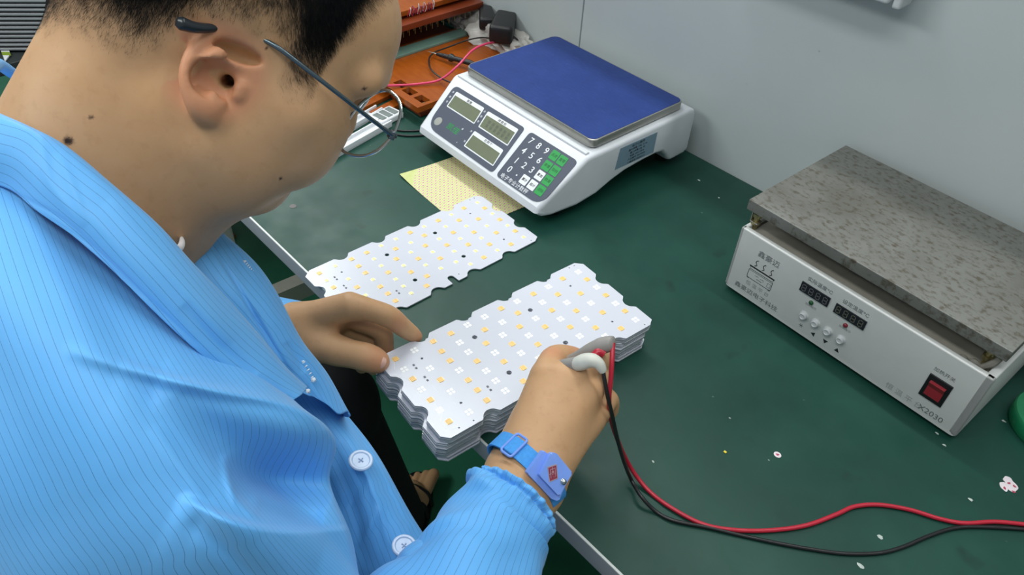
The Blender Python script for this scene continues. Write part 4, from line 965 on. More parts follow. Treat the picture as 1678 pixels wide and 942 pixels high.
def foot_sdf():
    s = SDF(); d = nrm(np.array([-.81, .55, 0])+np.array([0, 0, 0])-np.array([AN_L[0], AN_L[1], 0])); pz = np.array([-d[1], d[0], 0])
    for A, dd in ((AN_L, d), (AN_R, nrm([0.02, 1, 0]))):
        q = np.array([-dd[1], dd[0], 0]); sgn = -1 if A is AN_L else 1
        s.cap(A, A*[1, 1, 0]+dd*.10+[0, 0, .045], .034, .026, .02); s.cap(A*[1, 1, 0]-dd*.035+[0, 0, .045], A*[1, 1, 0]+dd*.08+[0, 0, .038], .028, .022, .02)
        s.cap(A*[1, 1, 0]+dd*.09+q*.022+[0, 0, .040], A*[1, 1, 0]+dd*.09-q*.022+[0, 0, .040], .018, .018, .02)
        for k in range(5):
            o = (k-2)*.0165*(1 if sgn < 0 else -1); L_ = (.160, .157, .150, .140, .128)[k] ; r_ = (.0125, .0088, .0082, .0078, .0072)[k]
            s.cap(A*[1, 1, 0]+dd*.10-q*-o*.8*1.0+[0, 0, .040], A*[1, 1, 0]+dd*L_-q*-o*1.0*1.0+[0, 0, .034], r_*1.05, r_, .003)
    return s
def mat_skin():
    t = NT('skin'); co = t.coord('Object')
    a = t.n('ShaderNodeAttribute', attribute_name='red'); b = t.n('ShaderNodeAttribute', attribute_name='hair'); c = t.n('ShaderNodeAttribute', attribute_name='mole')
    f = t.noise(co, 18, 5, .6)
    base = t.ramp(f, [(0.3, srgb(190, 147, 106)), (0.7, srgb(201, 159, 120))])
    f2 = t.noise(co, 120, 3); base = t.mix(t.ramp(f2, [(.55, (0, 0, 0, 1)), (.8, (.35, .35, .35, 1))]), base, srgb(170, 126, 88))
    base = t.mix(a.outputs['Fac'], base, srgb(200, 128, 98))
    base = t.mix(b.outputs['Fac'], base, srgb(70, 61, 48)); base = t.mix(c.outputs['Fac'], base, srgb(52, 34, 30))
    t.l(base, t.b.inputs['Base Color']); t.b.inputs['Roughness'].default_value = .5
    t.b.inputs['Specular IOR Level'].default_value = .35
    t.b.inputs['Subsurface Weight'].default_value = .12; t.b.inputs['Subsurface Radius'].default_value = (.012, .005, .003); t.b.inputs['Subsurface Scale'].default_value = .35
    h1 = t.noise(co, 420, 3, .6); t.bump(h1, .10, .0006); return t.m
M_SKIN = mat_skin()
person = thing('person', 'person in a striped blue work coat and thin eyeglasses, head bent over the boards', 'person', (-.55, -.05, 0), world=True)
# hairline in head space: height of the hair edge for a given depth
HLY = np.array([-.130, -.100, -.089, -.074, -.054, -.041, -.033, -.023, .010, .024, .031, .036, .050, .054, .060, .069, .080, .095, .12])
HLZ = np.array([-.030, -.016, -.012, -.012, -.010, .004, .018, .028, .040, .030, .012, .007, .009, .034, .050, .066, .084, .100, .105])
def hair_mask(Hc, soft=.008):
    lift = np.interp(Hc[:, 1], HLY, HLZ); back = np.clip((-Hc[:, 1]-.05)/.04, 0, 1)*np.clip(1-np.abs(Hc[:, 0])/.05, 0, 1)*.020
    return Hc[:, 2]-(lift-back)
def body_build():
    parts = []
    V1, F1 = head_sdf().mesh(.0017)
    # neck continues into the torso under the collar
    V2, F2 = hand_r().mesh(.0018); V3, F3 = hand_l().mesh(.0018); V4, F4 = torso_sdf().mesh(.007); V5, F5 = foot_sdf().mesh(.003)
    V = np.vstack([V1, V2, V3, V4, V5]); o = np.cumsum([0, len(V1), len(V2), len(V3), len(V4)])
    F = np.vstack([F1+o[0], F2+o[1], F3+o[2], F4+o[3], F5+o[4]])
    n = len(V); red = np.zeros(n); hair = np.zeros(n); mole = np.zeros(n)
    Hc = toH(V1); m = hair_mask(Hc); w = np.array([math.sin(x*310)*math.sin(y*270)*math.sin(z*290) for x, y, z in Hc])*.006
    earc = at(352, 118, .484); de = np.linalg.norm(V1-earc, axis=1); ear = np.clip(1-(de-.026)/.012, 0, 1)*(Hc[:, 0] > .070)
    hair[:len(V1)] = np.clip((m+w+.002)/.050, 0, 1)**.9*(Hc[:, 0]**2+Hc[:, 1]**2 > 0)*(1-ear)*.95
    red[:len(V1)] = np.maximum(ear*.55, np.clip(1-np.linalg.norm(Hc-np.array([.0, .122, -.016]), axis=1)/.02, 0, 1)*.5)
    red[:len(V1)] = np.maximum(red[:len(V1)], np.clip(1-np.linalg.norm((Hc-np.array([.0, .10, -.052]))/[2.4, 1, 1], axis=1)/.013, 0, 1)*.9)
    for (px, py, t_), r_ in (((112, 231, .50), .0026), ((149, 192, .49), .0010), ((460, 293, .56), .0010), ((597, 145, .55), .0012), ((436, 78, .495), .0010)):
        d_ = nrm(ray(px, py)); rel = V1-CAM; al = rel@d_; di = np.linalg.norm(rel-al[:, None]*d_, axis=1); near = al < np.linalg.norm(at(px, py, t_)-CAM)+.035
        mole[:len(V1)] = np.maximum(mole[:len(V1)], np.clip((r_*1.3-di)/(r_*.5), 0, 1)*near)
    for q, r_ in (((622, 592, .845), .016), ((640, 585, .905), .02), ((597, 505, .85), .008), ((650, 528, .86), .010), ((684, 553, .89), .008), ((610, 585, .845), .008), ((905, 575, .72), .010), ((945, 580, .75), .016), ((968, 575, .77), .012)):
        red = np.maximum(red, np.clip(1.2-np.linalg.norm(V-at(*q), axis=1)/r_/1.3, 0, 1)*.5)
    ob = mesh_obj('body', V, F, M_SKIN, person, attrs=dict(red=red, hair=hair, mole=mole))
    return V1, F1, Hc, m, ear
V1, F1, Hc1, Hm1, EarM = body_build()
# nails
M_NAIL = plain('nail', srgb(214, 168, 150), .28, var=.02)
def nail(c, ax, up, w, l, name='thumb_nail'):
    ax = nrm(ax); up = nrm(np.array(up)-ax*np.dot(up, ax)); sd = np.cross(ax, up); m = MB(); P = []
    for j in range(7):
        for i in range(9):
            a = (i/8-.5)*2; b = (j/6-.5)*2; ww = w*(1-.12*max(0, b)**3)
            x = a*ww/2; y = b*l/2*(1-.18*a*a*(1 if b > 0 else .6)); z = -(a*a)*w*.15-(b*b)*l*.03
            P.append(c+sd*x+ax*y+up*z)
    Q = [p-up*.0006 for p in P]; f = [(j*9+i, j*9+i+1, j*9+i+10, j*9+i+9) for j in range(6) for i in range(8)]
    m.add(P+Q, f+[tuple(63+k for k in q[::-1]) for q in f]); return m.build(name, M_NAIL, person)
tip = at(621, 592, .855); ax = nrm(at(621, 592, .855)-at(600, 583, .851)); vw = -nrm(ray(621, 590)); upv = nrm(vw-ax*(vw@ax))
nail(tip+upv*.0140-ax*.0010, ax, upv, .0130, .0145)
# ------------------------------------------------------------------ hair
def hair_build():
    tri = F1; P0 = V1[tri[:, 0]]; E1 = V1[tri[:, 2]]-P0; E2 = V1[tri[:, 1]]-V1[tri[:, 3]]
    Nn = np.cross(V1[tri[:, 2]]-V1[tri[:, 0]], V1[tri[:, 3]]-V1[tri[:, 1]]); ar = np.linalg.norm(Nn, axis=1)/2; Nn /= (2*ar[:, None]+1e-12)
    cen = V1[tri].mean(1); Hc = toH(cen); m = hair_mask(Hc); ear = EarM[tri].mean(1)
    wv = np.array([math.sin(x*310)*math.sin(y*270)*math.sin(z*290) for x, y, z in Hc])*.008
    dens = np.clip((m+wv+.004)/.055, 0, 1)**1.5*(ear < .25); vis = ((CAM-cen)*Nn).sum(1) > -.03
    dens = dens*np.where(vis, 1, .25)
    p = ar*dens; p /= p.sum(); N = 120000; idx = RNG.choice(len(tri), N, p=p)
    u, v = RNG.random(N), RNG.random(N); T = V1[tri[idx]]
    root = T[:, 0]*((1-u)*(1-v))[:, None]+T[:, 1]*(u*(1-v))[:, None]+T[:, 2]*(u*v)[:, None]+T[:, 3]*((1-u)*v)[:, None]
    n = Nn[idx]; h = toH(root); mm = hair_mask(h)
    down = HR_@np.array([0, 0, -1.0]); fwd = HR_@np.array([0, 1.0, 0])
    # growth: down and back at the nape, down and forward at the temple
    w = np.clip((h[:, 1]-.0)/.06, -1, 1)
    g = down[None]*(.8)+fwd[None]*(np.where(w > 0, w*.75, w*.05))[:, None]+RNG.normal(0, .22, (N, 3))
    g -= n*(g*n).sum(1)[:, None]; g /= np.linalg.norm(g, axis=1)[:, None]
    L = np.clip(.003+mm*.17, .0025, .020)*RNG.uniform(.6, 1.2, N)
    lift = np.clip(.25-mm*2, .10, .25)
    a0 = root-n*.0006; a1 = root+(g*(1-lift[:, None])+n*lift[:, None])*L[:, None]*.5; a2 = a1+(g*(1-lift[:, None]*.5)+n*lift[:, None]*.5)*L[:, None]*.5
    wd = np.clip(.00003+mm*.0012, .00003, .000075)[:, None]; side = np.cross(g, n)
    V = np.stack([a0-side*wd, a0+side*wd, a0+n*wd*1.5, a1-side*wd*.85, a1+side*wd*.85, a1+n*wd*1.3, a2, a2, a2], 1)[:, :7].reshape(-1, 3)
    b = (np.arange(N)*7)[:, None]
    Fq = np.concatenate([b+np.array([[0, 1, 4, 3]]), b+np.array([[1, 2, 5, 4]]), b+np.array([[2, 0, 3, 5]])]); Ft = np.concatenate([b+np.array([[3, 4, 6]]), b+np.array([[4, 5, 6]]), b+np.array([[5, 3, 6]])])
    F = np.vstack([np.hstack([Fq[:, :3]]), np.stack([Fq[:, 0], Fq[:, 2], Fq[:, 3]], 1), Ft])
    t = NT('black_hair'); t.b.inputs['Base Color'].default_value = srgb(30, 27, 25); t.b.inputs['Roughness'].default_value = .42; t.b.inputs['Specular IOR Level'].default_value = .4
    mesh_obj('hair', V, F, t.m, person)
hair_build()
# ------------------------------------------------------------------ striped work coat
def mat_cloth(name='striped_antistatic_cloth', period=.0058):
    t = NT(name); co = t.n('ShaderNodeTexCoord').outputs['UV']
    sep = t.n('ShaderNodeSeparateXYZ'); t.l(co, sep.inputs[0])
    def mth(op, a, b=None):
        n_ = t.n('ShaderNodeMath', operation=op)
        for i, v_ in enumerate((a, b)):
            if v_ is None: continue
            if isinstance(v_, (int, float)): n_.inputs[i].default_value = v_
            else: t.l(v_, n_.inputs[i])
        return n_.outputs[0]
    fr_ = mth('ABSOLUTE', mth('SUBTRACT', mth('FRACT', mth('DIVIDE', sep.outputs[0], period)), 0.5))
    line = t.ramp(fr_, [(0.016, (1, 1, 1, 1)), (0.044, (0, 0, 0, 1))])
    dash = t.n('ShaderNodeTexNoise'); dash.inputs['Scale'].default_value = 900; t.l(co, dash.inputs['Vector'])
    k = t.mix(1.0, line, t.ramp(dash.outputs['Fac'], [(.2, (.35, .35, .35, 1)), (.7, (.75, .75, .75, 1))]), 'MULTIPLY')
    f = t.noise(t.coord('Object'), 9, 3)
    base = t.ramp(f, [(0.3, srgb(92, 168, 232)), (0.7, srgb(102, 176, 238))])
    t.l(t.mix(k, base, srgb(44, 84, 128)), t.b.inputs['Base Color'])
    t.b.inputs['Roughness'].default_value = .55; t.b.inputs['Specular IOR Level'].default_value = .35
    t.b.inputs['Sheen Weight'].default_value = .15
    w1 = t.noise(t.coord('Object'), 45, 4, .55); t.bump(w1, .10, .003)
    return t.m
M_CLOTH = mat_cloth()
def bicubic(G, nu, nv):
    G = np.asarray(G, float); A = np.stack([catmull(r, nv) for r in G], 0)
    return np.stack([catmull(A[:, j], nu) for j in range(nv)], 1)
def gauss_fold(px, py, line, wid, amp, side=0):
    """fold along a polyline in the pattern plane; side>0: step that stays raised on one side"""
    L = catmull(line, 40); d = np.full(px.shape, 1e9); s = np.zeros(px.shape); pr = np.zeros(px.shape)
    for ii, (a, b) in enumerate(zip(L[:-1], L[1:])):
        ab = b-a; t = np.clip(((px-a[0])*ab[0]+(py-a[1])*ab[1])/(ab@ab), 0, 1); qx = px-a[0]-t*ab[0]; qy = py-a[1]-t*ab[1]; dd = np.hypot(qx, qy)
        m = dd < d; pr = np.where(m, (ii+t)/39, pr); d = np.where(m, dd, d); s = np.where(m, np.sign(ab[0]*qy-ab[1]*qx), s)
    if side == 0: return amp*np.exp(-(d/wid)**2)*np.clip(np.sin(np.pi*pr), 0, 1)**.6
    return amp*np.exp(-np.maximum(0, d*(s*side > 0))/(wid))*np.where(s*side > 0, 1, np.exp(-(d/(wid*.12))**2))*np.clip(np.sin(np.pi*np.clip(pr, 0, .97)), 0, 1)**.5
def sheet(name, lines, nu, nv, thick, folds=(), ref=None, parent=None, mixu=.18, mat=None, uoff=0.0, along=1, hem=None, skew=0.0, smooth=2):
    """lines: rows of (px, py, depth); a real sheet of cloth with thickness, rim included"""
    G = bicubic(lines, nu, nv); px, py, t = G[..., 0].copy(), G[..., 1].copy(), G[..., 2].copy()
    for f in folds:
        a = gauss_fold(px, py, *f[:3], f[3] if len(f) > 3 else 0) if False else gauss_fold(px, py, f[0], f[1], f[2], f[3] if len(f) > 3 else 0)
        t = t-a
    P = CAM+(FW+((px-839)/F_PX)[..., None]*RT-((py-471)/F_PX)[..., None]*UP)*t[..., None]
    for _ in range(smooth):
        P[1:-1, 1:-1] = P[1:-1, 1:-1]*.5+.125*(P[:-2, 1:-1]+P[2:, 1:-1]+P[1:-1, :-2]+P[1:-1, 2:])
    if along == 1: ds = np.linalg.norm(np.diff(P, axis=0), axis=2); U = np.vstack([np.zeros((1, nv)), np.cumsum(ds, 0)])
    else: ds = np.linalg.norm(np.diff(P, axis=1), axis=2); U = np.hstack([np.zeros((nu, 1)), np.cumsum(ds, 1)])
    ax = 0 if along == 1 else 1
    V_ = np.cumsum(np.linalg.norm(np.diff(P, axis=1-ax, prepend=P[:, :1] if ax == 0 else P[:1]), axis=2), axis=1-ax)
    if ref is not None:
        U = U-U[int(ref*(nu-1))][None]; mid = U[:, int(nv*.15):int(nv*.75)].mean(1)[:, None]; U = mid*(1-mixu)+U*mixu
    U = U+uoff+skew*V_
    gu = np.gradient(P, axis=0); gv = np.gradient(P, axis=1); N = np.cross(gu, gv); N /= np.linalg.norm(N, axis=2)[..., None]+1e-12
    s = np.sign(((CAM-P)*N).sum(2).mean()); N = N*s
    if hem is not None: pass
    top = P.reshape(-1, 3); bot = (P-N*thick).reshape(-1, 3); uv = np.stack([U.ravel(), V_.ravel()], 1)
    idx = np.arange(nu*nv).reshape(nu, nv); q = np.stack([idx[:-1, :-1], idx[1:, :-1], idx[1:, 1:], idx[:-1, 1:]], -1).reshape(-1, 4)
    if s < 0: q = q[:, ::-1]
    n0 = nu*nv; qb = q[:, ::-1]+n0
    rim = np.concatenate([idx[0, :], idx[1:, -1], idx[-1, :-1][::-1], idx[1:-1, 0][::-1]]); r2 = np.roll(rim, -1)
    qr = np.stack([rim, r2, r2+n0, rim+n0], 1)
    if s > 0: qr = qr[:, ::-1]
    return mesh_obj(name, np.vstack([top, bot]), np.vstack([q, qb, qr[:, ::-1]]), mat or M_CLOTH, parent, uv=np.vstack([uv, uv]))
coat_parent = person
# inner shell of the coat over back, far side and both upper arms
def coat_shell():
    s = SDF(); C = (SH_R+SH_L)/2
    s.cap(SH_R+[0, 0, -.02], SH_L, .052, .062, .03); s.cap(C+np.array([-.02, -.03, -.06]), HIP+np.array([0, .0, .08]), .100, .150, .05)
    s.cap(C+np.array([.05, -.02, -.08]), C+np.array([-.08, .0, -.08]), .080, .09, .04)
    s.cap(SH_R+[0, 0, -.03], EL_R+[0, -.015, -.01], .036, .047, .03); s.cap(SH_L, EL_L, .062, .056, .03); s.cap(EL_L, at(478, 548, .875), .056, .040, .02)
    s.cap(EL_R, at(800, 880, .630), .052, .040, .03)
    s.cap(HIP_R+[0, .02, .02], HIP_L+[0, .02, .02], .125, .125, .05)
    V, F = s.mesh(.006)
    V2 = V-np.array(C); uv = np.stack([V2[:, 0]+.0*V2[:, 2], V2[:, 2]], 1)
    mesh_obj('coat', V, F, M_CLOTH, person, uv=uv)
coat_shell()
# shoulder, back and upper sleeve nearest the viewer
J1 = [
 [(-230, 330, .68), (-250, 540, .62), (-220, 740, .60), (-150, 950, .60), (-60, 1110, .63), (60, 1260, .68)],
 [(-190, 260, .54), (-170, 500, .47), (-120, 690, .445), (-50, 880, .44), (40, 1050, .465), (170, 1200, .56)],
 [(-110, 210, .474), (-50, 450, .424), (25, 640, .410), (110, 820, .410), (200, 980, .432), (300, 1110, .51)],
 [(-10, 240, .470), (80, 460, .428), (150, 620, .413), (240, 780, .412), (330, 930, .426), (430, 1070, .49)],
 [(90, 320, .478), (185, 520, .443), (250, 640, .432), (330, 770, .430), (425, 905, .440), (530, 1040, .49)],
 [(180, 400, .488), (270, 560, .458), (330, 660, .450), (375, 770, .454), (465, 880, .460), (590, 1010, .50)],
 [(265, 480, .500), (350, 600, .476), (415, 690, .472), (408, 775, .480), (497, 872, .478), (610, 985, .51)],
 [(335, 540, .512), (420, 625, .494), (480, 705, .492), (455, 790, .508), (530, 868, .500), (602, 965, .520)],
 [(385, 575, .524), (470, 652, .510), (533, 704, .515), (531, 790, .530), (568, 873, .520), (592, 955, .535)],
 [(420, 600, .560), (490, 665, .545), (548, 726, .545), (538, 792, .560), (574, 882, .555), (585, 960, .565)],
 [(410, 620, .620), (470, 690, .600), (512, 745, .600), (510, 810, .620), (545, 900, .620), (540, 980, .630)],
]
F1L = [
 ([(110, 572), (240, 612), (350, 638), (450, 655), (530, 688)], 12, .008),
 ([(260, 625), (380, 665), (480, 690), (540, 715)], 40, .010),
 ([(380, 800), (450, 785), (510, 790), (545, 815)], 36, -.016),
 ([(420, 830), (480, 845), (530, 850)], 16, -.010),
 ([(366, 745), (376, 790), (400, 830), (450, 862)], 8, .005),
 ([(300, 815), (360, 846), (420, 864), (480, 871), (570, 868)], 48, .016, 1),
 ([(330, 850), (430, 895), (520, 925)], 50, .006),
 ([(200, 594), (300, 626), (380, 645), (460, 662), (540, 690)], 45, .006, 1),
 ([(250, 700), (300, 770), (345, 830), (420, 890)], 14, .003),
 ([(310, 850), (370, 900), (430, 960)], 16, -.005),
 ([(300, 640), (340, 700), (372, 750)], 30, -.003),
]
sheet('coat_sleeve_and_shoulder', J1, 210, 200, .0014, F1L, .5, person, uoff=.0007, smooth=4)
# front panel with the buttons
J2 = [
 [(350, 600, .70), (430, 760, .68), (500, 930, .67), (580, 1120, .67)],
 [(420, 600, .69), (500, 750, .675), (565, 900, .665), (650, 1080, .66)],
 [(470, 610, .685), (545, 740, .67), (612, 880, .66), (700, 1040, .65)],
 [(515, 640, .69), (580, 735, .675), (645, 862, .665), (735, 1000, .655)],
 [(545, 660, .70), (606, 742, .69), (668, 858, .68), (760, 985, .67)],
 [(556, 664, .715), (618, 744, .705), (686, 862, .695), (776, 985, .685)],
 [(545, 670, .75), (600, 750, .74), (665, 865, .73), (750, 990, .72)],
]
sheet('coat_front', J2, 110, 130, .0014, [([(560, 700), (610, 800), (640, 900)], 8, .003), ([(540, 720), (580, 830), (600, 930)], 12, -.004), ([(600, 780), (560, 850)], 9, -.003), ([(620, 830), (590, 900)], 7, .003), ([(596, 716), (640, 800), (676, 870)], 5, .002)], None, person, uoff=.001, smooth=1)
# piping seam beside the sleeve
MB().tube(catmull([at(531, 700, .640), at(527, 760, .640), at(532, 830, .640), at(537, 880, .64)], 20), .0016, 6).build('seam', M_CLOTH, person)
# far lapel lying open beyond the throat
J4 = [
 [(285, 378, .565), (295, 420, .570), (330, 475, .575), (380, 530, .585), (430, 590, .60), (470, 628, .62), (505, 645, .63)],
 [(298, 362, .575), (318, 405, .578), (362, 460, .58), (412, 515, .59), (458, 575, .605), (498, 622, .625), (535, 662, .64)],
 [(308, 352, .590), (340, 395, .590), (392, 445, .595), (438, 505, .60), (478, 565, .615), (518, 615, .635), (556, 678, .65)],
 [(322, 350, .600), (362, 382, .605), (412, 430, .61), (448, 482, .615), (488, 556, .625), (530, 612, .645), (570, 674, .665)],
 [(322, 351, .615), (366, 384, .62), (420, 432, .625), (455, 482, .63), (494, 556, .64), (538, 614, .66), (574, 682, .675)],
 [(318, 356, .650), (360, 390, .66), (410, 440, .665), (445, 492, .67), (484, 566, .68), (528, 622, .70), (560, 680, .71)],
]
sheet('coat_far_lapel', J4, 90, 150, .0014, [([(328, 372), (375, 445), (428, 535), (480, 620)], 4.5, -.0045), ([(318, 362), (365, 430), (418, 520)], 8, .003), ([(470, 560), (500, 610)], 8, -.003), ([(420, 560), (460, 600)], 7, .003)], None, person, along=1, uoff=.002, smooth=1)
# collar running round the neck and down into the near lapel
J3 = [
 [(-120, 300, .455), (0, 305, .452), (62, 347, .447), (130, 394, .446), (190, 448, .450), (250, 508, .458), (312, 566, .470), (372, 612, .488), (430, 640, .506), (480, 656, .522)],
 [(-110, 250, .448), (10, 262, .446), (80, 312, .442), (148, 365, .442), (212, 425, .447), (270, 482, .456), (330, 540, .470), (390, 592, .490), (446, 628, .510), (492, 648, .528)],
 [(-100, 205, .448), (25, 228, .446), (95, 280, .444), (165, 335, .446), (232, 395, .452), (290, 452, .462), (350, 512, .478), (408, 570, .500), (458, 614, .518), (498, 642, .536)],
 [(-90, 165, .452), (35, 206, .450), (105, 250, .450), (178, 308, .453), (250, 372, .461), (306, 430, .474), (366, 492, .494), (420, 552, .512), (466, 604, .528), (502, 636, .545)],
 [(-85, 150, .460), (42, 204, .460), (110, 240, .460), (186, 303, .464), (260, 368, .472), (314, 428, .488), (374, 490, .506), (425, 548, .525), (468, 600, .540), (504, 634, .555)],
 [(-80, 160, .476), (46, 214, .474), (108, 252, .476), (182, 316, .480), (255, 382, .490), (310, 440, .506), (368, 500, .525), (420, 556, .54), (464, 606, .555), (500, 638, .57)],
]
sheet('coat_collar', J3, 80, 230, .0016, [([(65, 218), (82, 300), (135, 372)], 9, .0012), ([(96, 250), (120, 310), (140, 370)], 8, .0008), ([(40, 330), (150, 405), (240, 490)], 3, -.0012), ([(-40, 292), (60, 335), (130, 382), (250, 496), (330, 570)], 3.5, -.0016), ([(175, 330), (300, 470), (380, 560)], 14, .002), ([(300, 500), (350, 560), (420, 615)], 12, -.003)], None, person, along=1, uoff=.001, skew=.10, smooth=1)
# far side of the collar seen behind the neck
MB().tube(catmull([at(-60, 165, .52), at(-40, 135, .54), at(-14, 112, .57), at(-2, 106, .62), at(20, 120, .68)], 24), [.005]*24, 12).build('coat_collar_back', M_CLOTH, person)
# white T-shirt neckline
P = catmull([at(215, 352, .492), at(250, 384, .496), at(276, 402, .504), at(291, 408, .514), at(298, 399, .528), at(297, 386, .545)], 30)
MB().tube(P, np.interp(np.linspace(0, 1, 30), [0, .6, .85, 1], [.0026, .0028, .0020, .0008]), 10).build('tshirt_neckband', plain('white_cotton', srgb(226, 222, 224), .8), person)
# buttonholes
M_THR = plain('white_thread', srgb(226, 232, 238), .7)
def stitches(a, b, t0, t1, n=9, knot=True, nm='buttonhole'):
    m = MB(); A, B = at(*a, t0), at(*b, t1); d = nrm(B-A); v = -nrm(ray(*a)); sd = nrm(np.cross(d, v))
    for k in range(n):
        p = A+(B-A)*(k+.3)/n+v*.0006; m.tube([p-sd*.0011-d*.0002, p+v*.0006, p+sd*.0011+d*.0002], .00045, 6)
    if knot: m.add(*lump(B+v*.0006, (.0022, .0022, .0018), 2, .5, 9, 2))
    m.add(*lump(A+v*.0005, (.0012, .0012, .001), 2, .5, 9, 4)); return m.build(nm, M_THR, person)
stitches((401, 428), (424, 460), .6035, .6095, 10)
stitches((497, 592), (514, 622), .6180, .6245, 5)
m = MB(); m.add(*lump(at(504, 641, .610), (.0022, .0018, .0018), 2, .5, 9, 5)); m.build('thread_knot', M_THR, person)
# buttons
M_BTN = plain('pearl_blue_button', srgb(176, 196, 224), .25, var=.03)
def button(px, py, t, tilt=(0, 0)):
    c = at(px, py, t); n = nrm(-nrm(ray(px, py))+RT*tilt[0]+UP*tilt[1]); x = nrm(np.cross(UP, n)); y = np.cross(n, x)
    m = MB().lathe([(.0004, .0), (.0092, .0), (.0105, .0010), (.0105, .0022), (.0096, .0030), (.0080, .0030), (.0070, .0021), (.0004, .0019)], (0, 0, 0), 40)
    A = np.stack([x, y, n], 1); m.xf(A, c); o = m.build('button', M_BTN, person)
    q = MB()
    for sx in (-1, 1):
        for sy in (-1, 1): q.tube([(sx*.0016, sy*.0016, .0016), (sx*.0016, sy*.0016, .0024)], .0007, 8)
    q.tube([(-.0016, -.0016, .0024), (.0016, .0016, .0026)], .0004, 6); q.tube([(-.0016, .0016, .0024), (.0016, -.0016, .0026)], .0004, 6)
    q.xf(A, c); q.build('thread', plain('pale_thread', srgb(150, 172, 206), .7), o) if True else None
    return o
def fixsub(o):
    for ch in bpy.data.objects:
        if ch.parent == o: ch.data.transform(Matrix.Translation(Vector([-q for q in person['_w']])))
for q in ((591, 756, .658, (.12, .80)), (662, 896, .640, (.12, .80))):
    b_ = button(*q); fixsub(b_)
# ------------------------------------------------------------------ near forearm sleeve with a gathered cuff
def sleeve(name, rings, nring, seg, gather, parent, mat, seed=3, folds=.0025):
    """rings: (centre, radius a, radius b); lofted tube with gathers at the cuff"""
    C = catmull([r[0] for r in rings], nring); Ra = catmull([[r[1]] for r in rings], nring)[:, 0]; Rb = catmull([[r[2]] for r in rings], nring)[:, 0]
    T = np.gradient(C, axis=0); T /= np.linalg.norm(T, axis=1)[:, None]; r_ = random.Random(seed)
    ph = [r_.uniform(0, 6.28) for _ in range(12)]; V = []; uv = []
    arc_ = np.concatenate([[0], np.cumsum(np.linalg.norm(np.diff(C, axis=0), axis=1))])
    for i in range(nring):
        s = i/(nring-1); X = np.array(RT)-T[i]*(RT@T[i]); X /= np.linalg.norm(X); Y = np.cross(T[i], X)
        g = gather*math.exp(-((1-s)/.10)**2)*(1 if s < .985 else .6)
        el = 1-.10*math.exp(-((s-.93)/.018)**2)
        for k in range(seg):
            w = 2*math.pi*k/seg
            rip = g*(math.sin(19*w+ph[0]+s*9)+.6*math.sin(31*w+ph[1]-s*14))+folds*(math.sin(3*w+ph[2]+s*11)*math.sin(s*9+ph[3])+.7*math.sin(5*w+ph[4]-s*16)*math.sin(s*15+ph[5])+.5*math.sin(2*w+22*s+ph[6]))*min(1, s*3)
            rip += .0045*max(0, math.sin(s*15+2.2*math.sin(w+ph[7])))**3*(1-s)**.3
            V.append(C[i]+X*math.cos(w)*(Ra[i]*el+rip)+Y*math.sin(w)*(Rb[i]*el+rip)); uv.append((w*.047, arc_[i]))
    # inner layer, turned in at the cuff
    V = np.array(V); n0 = len(V); Cc = np.repeat(C, seg, axis=0); V2 = V-(V-Cc)/np.linalg.norm(V-Cc, axis=1)[:, None]*.0018
    F = [(i*seg+k, i*seg+(k+1) % seg, (i+1)*seg+(k+1) % seg, (i+1)*seg+k) for i in range(nring-1) for k in range(seg)]
    F2 = [tuple(q+n0 for q in f[::-1]) for f in F]; e = (nring-1)*seg
    F3 = [(e+k, e+(k+1) % seg, n0+e+(k+1) % seg, n0+e+k) for k in range(seg)]
    return mesh_obj(name, np.vstack([V, V2]), np.array(F+F2+F3), mat, parent, uv=np.array(uv+uv))
RS = [(at(600, 1200, .54), .045, .045), (at(650, 1110, .55), .066, .062), (at(738, 1005, .575), .058, .056), (at(784, 928, .604), .0485, .048), (at(808, 868, .629), .044, .043), (at(830, 838, .640), .0415, .040), (at(846, 817, .648), .0390, .0385)]
sleeve('coat_sleeve_cuff', RS, 120, 150, .0016, person, M_CLOTH)
# elbow fold of the sleeve in front of the coat front
J5 = [
 [(610, 1060, .625), (628, 985, .615), (640, 935, .61), (660, 900, .612), (696, 876, .622), (730, 850, .645)],
 [(620, 1060, .580), (638, 985, .575), (649, 932, .575), (670, 899, .580), (704, 877, .595), (736, 856, .632)],
 [(680, 1080, .540), (692, 1000, .540), (702, 950, .545), (720, 922, .560), (746, 900, .582), (770, 880, .625)],
 [(760, 1090, .550), (765, 1010, .550), (770, 960, .560), (780, 935, .575), (792, 915, .597), (802, 900, .635)],
]
sheet('coat_elbow_fold', J5, 70, 80, .0014, [([(650, 900), (690, 930), (720, 980)], 9, .005), ([(700, 880), (740, 920), (760, 960)], 8, -.004), ([(680, 910), (760, 900)], 7, .003)], None, person, uoff=.002, smooth=2)
# far sleeve round the other forearm
LS = [(EL_L+np.array([0, -.01, .01]), .068, .066), (at(400, 585, .90), .060, .058), (at(430, 580, .885), .050, .050), (at(462, 570, .875), .042, .041), (at(480, 562, .870), .0355, .036)]
sleeve('coat_far_sleeve', LS, 60, 90, .0014, person, M_CLOTH, 5)
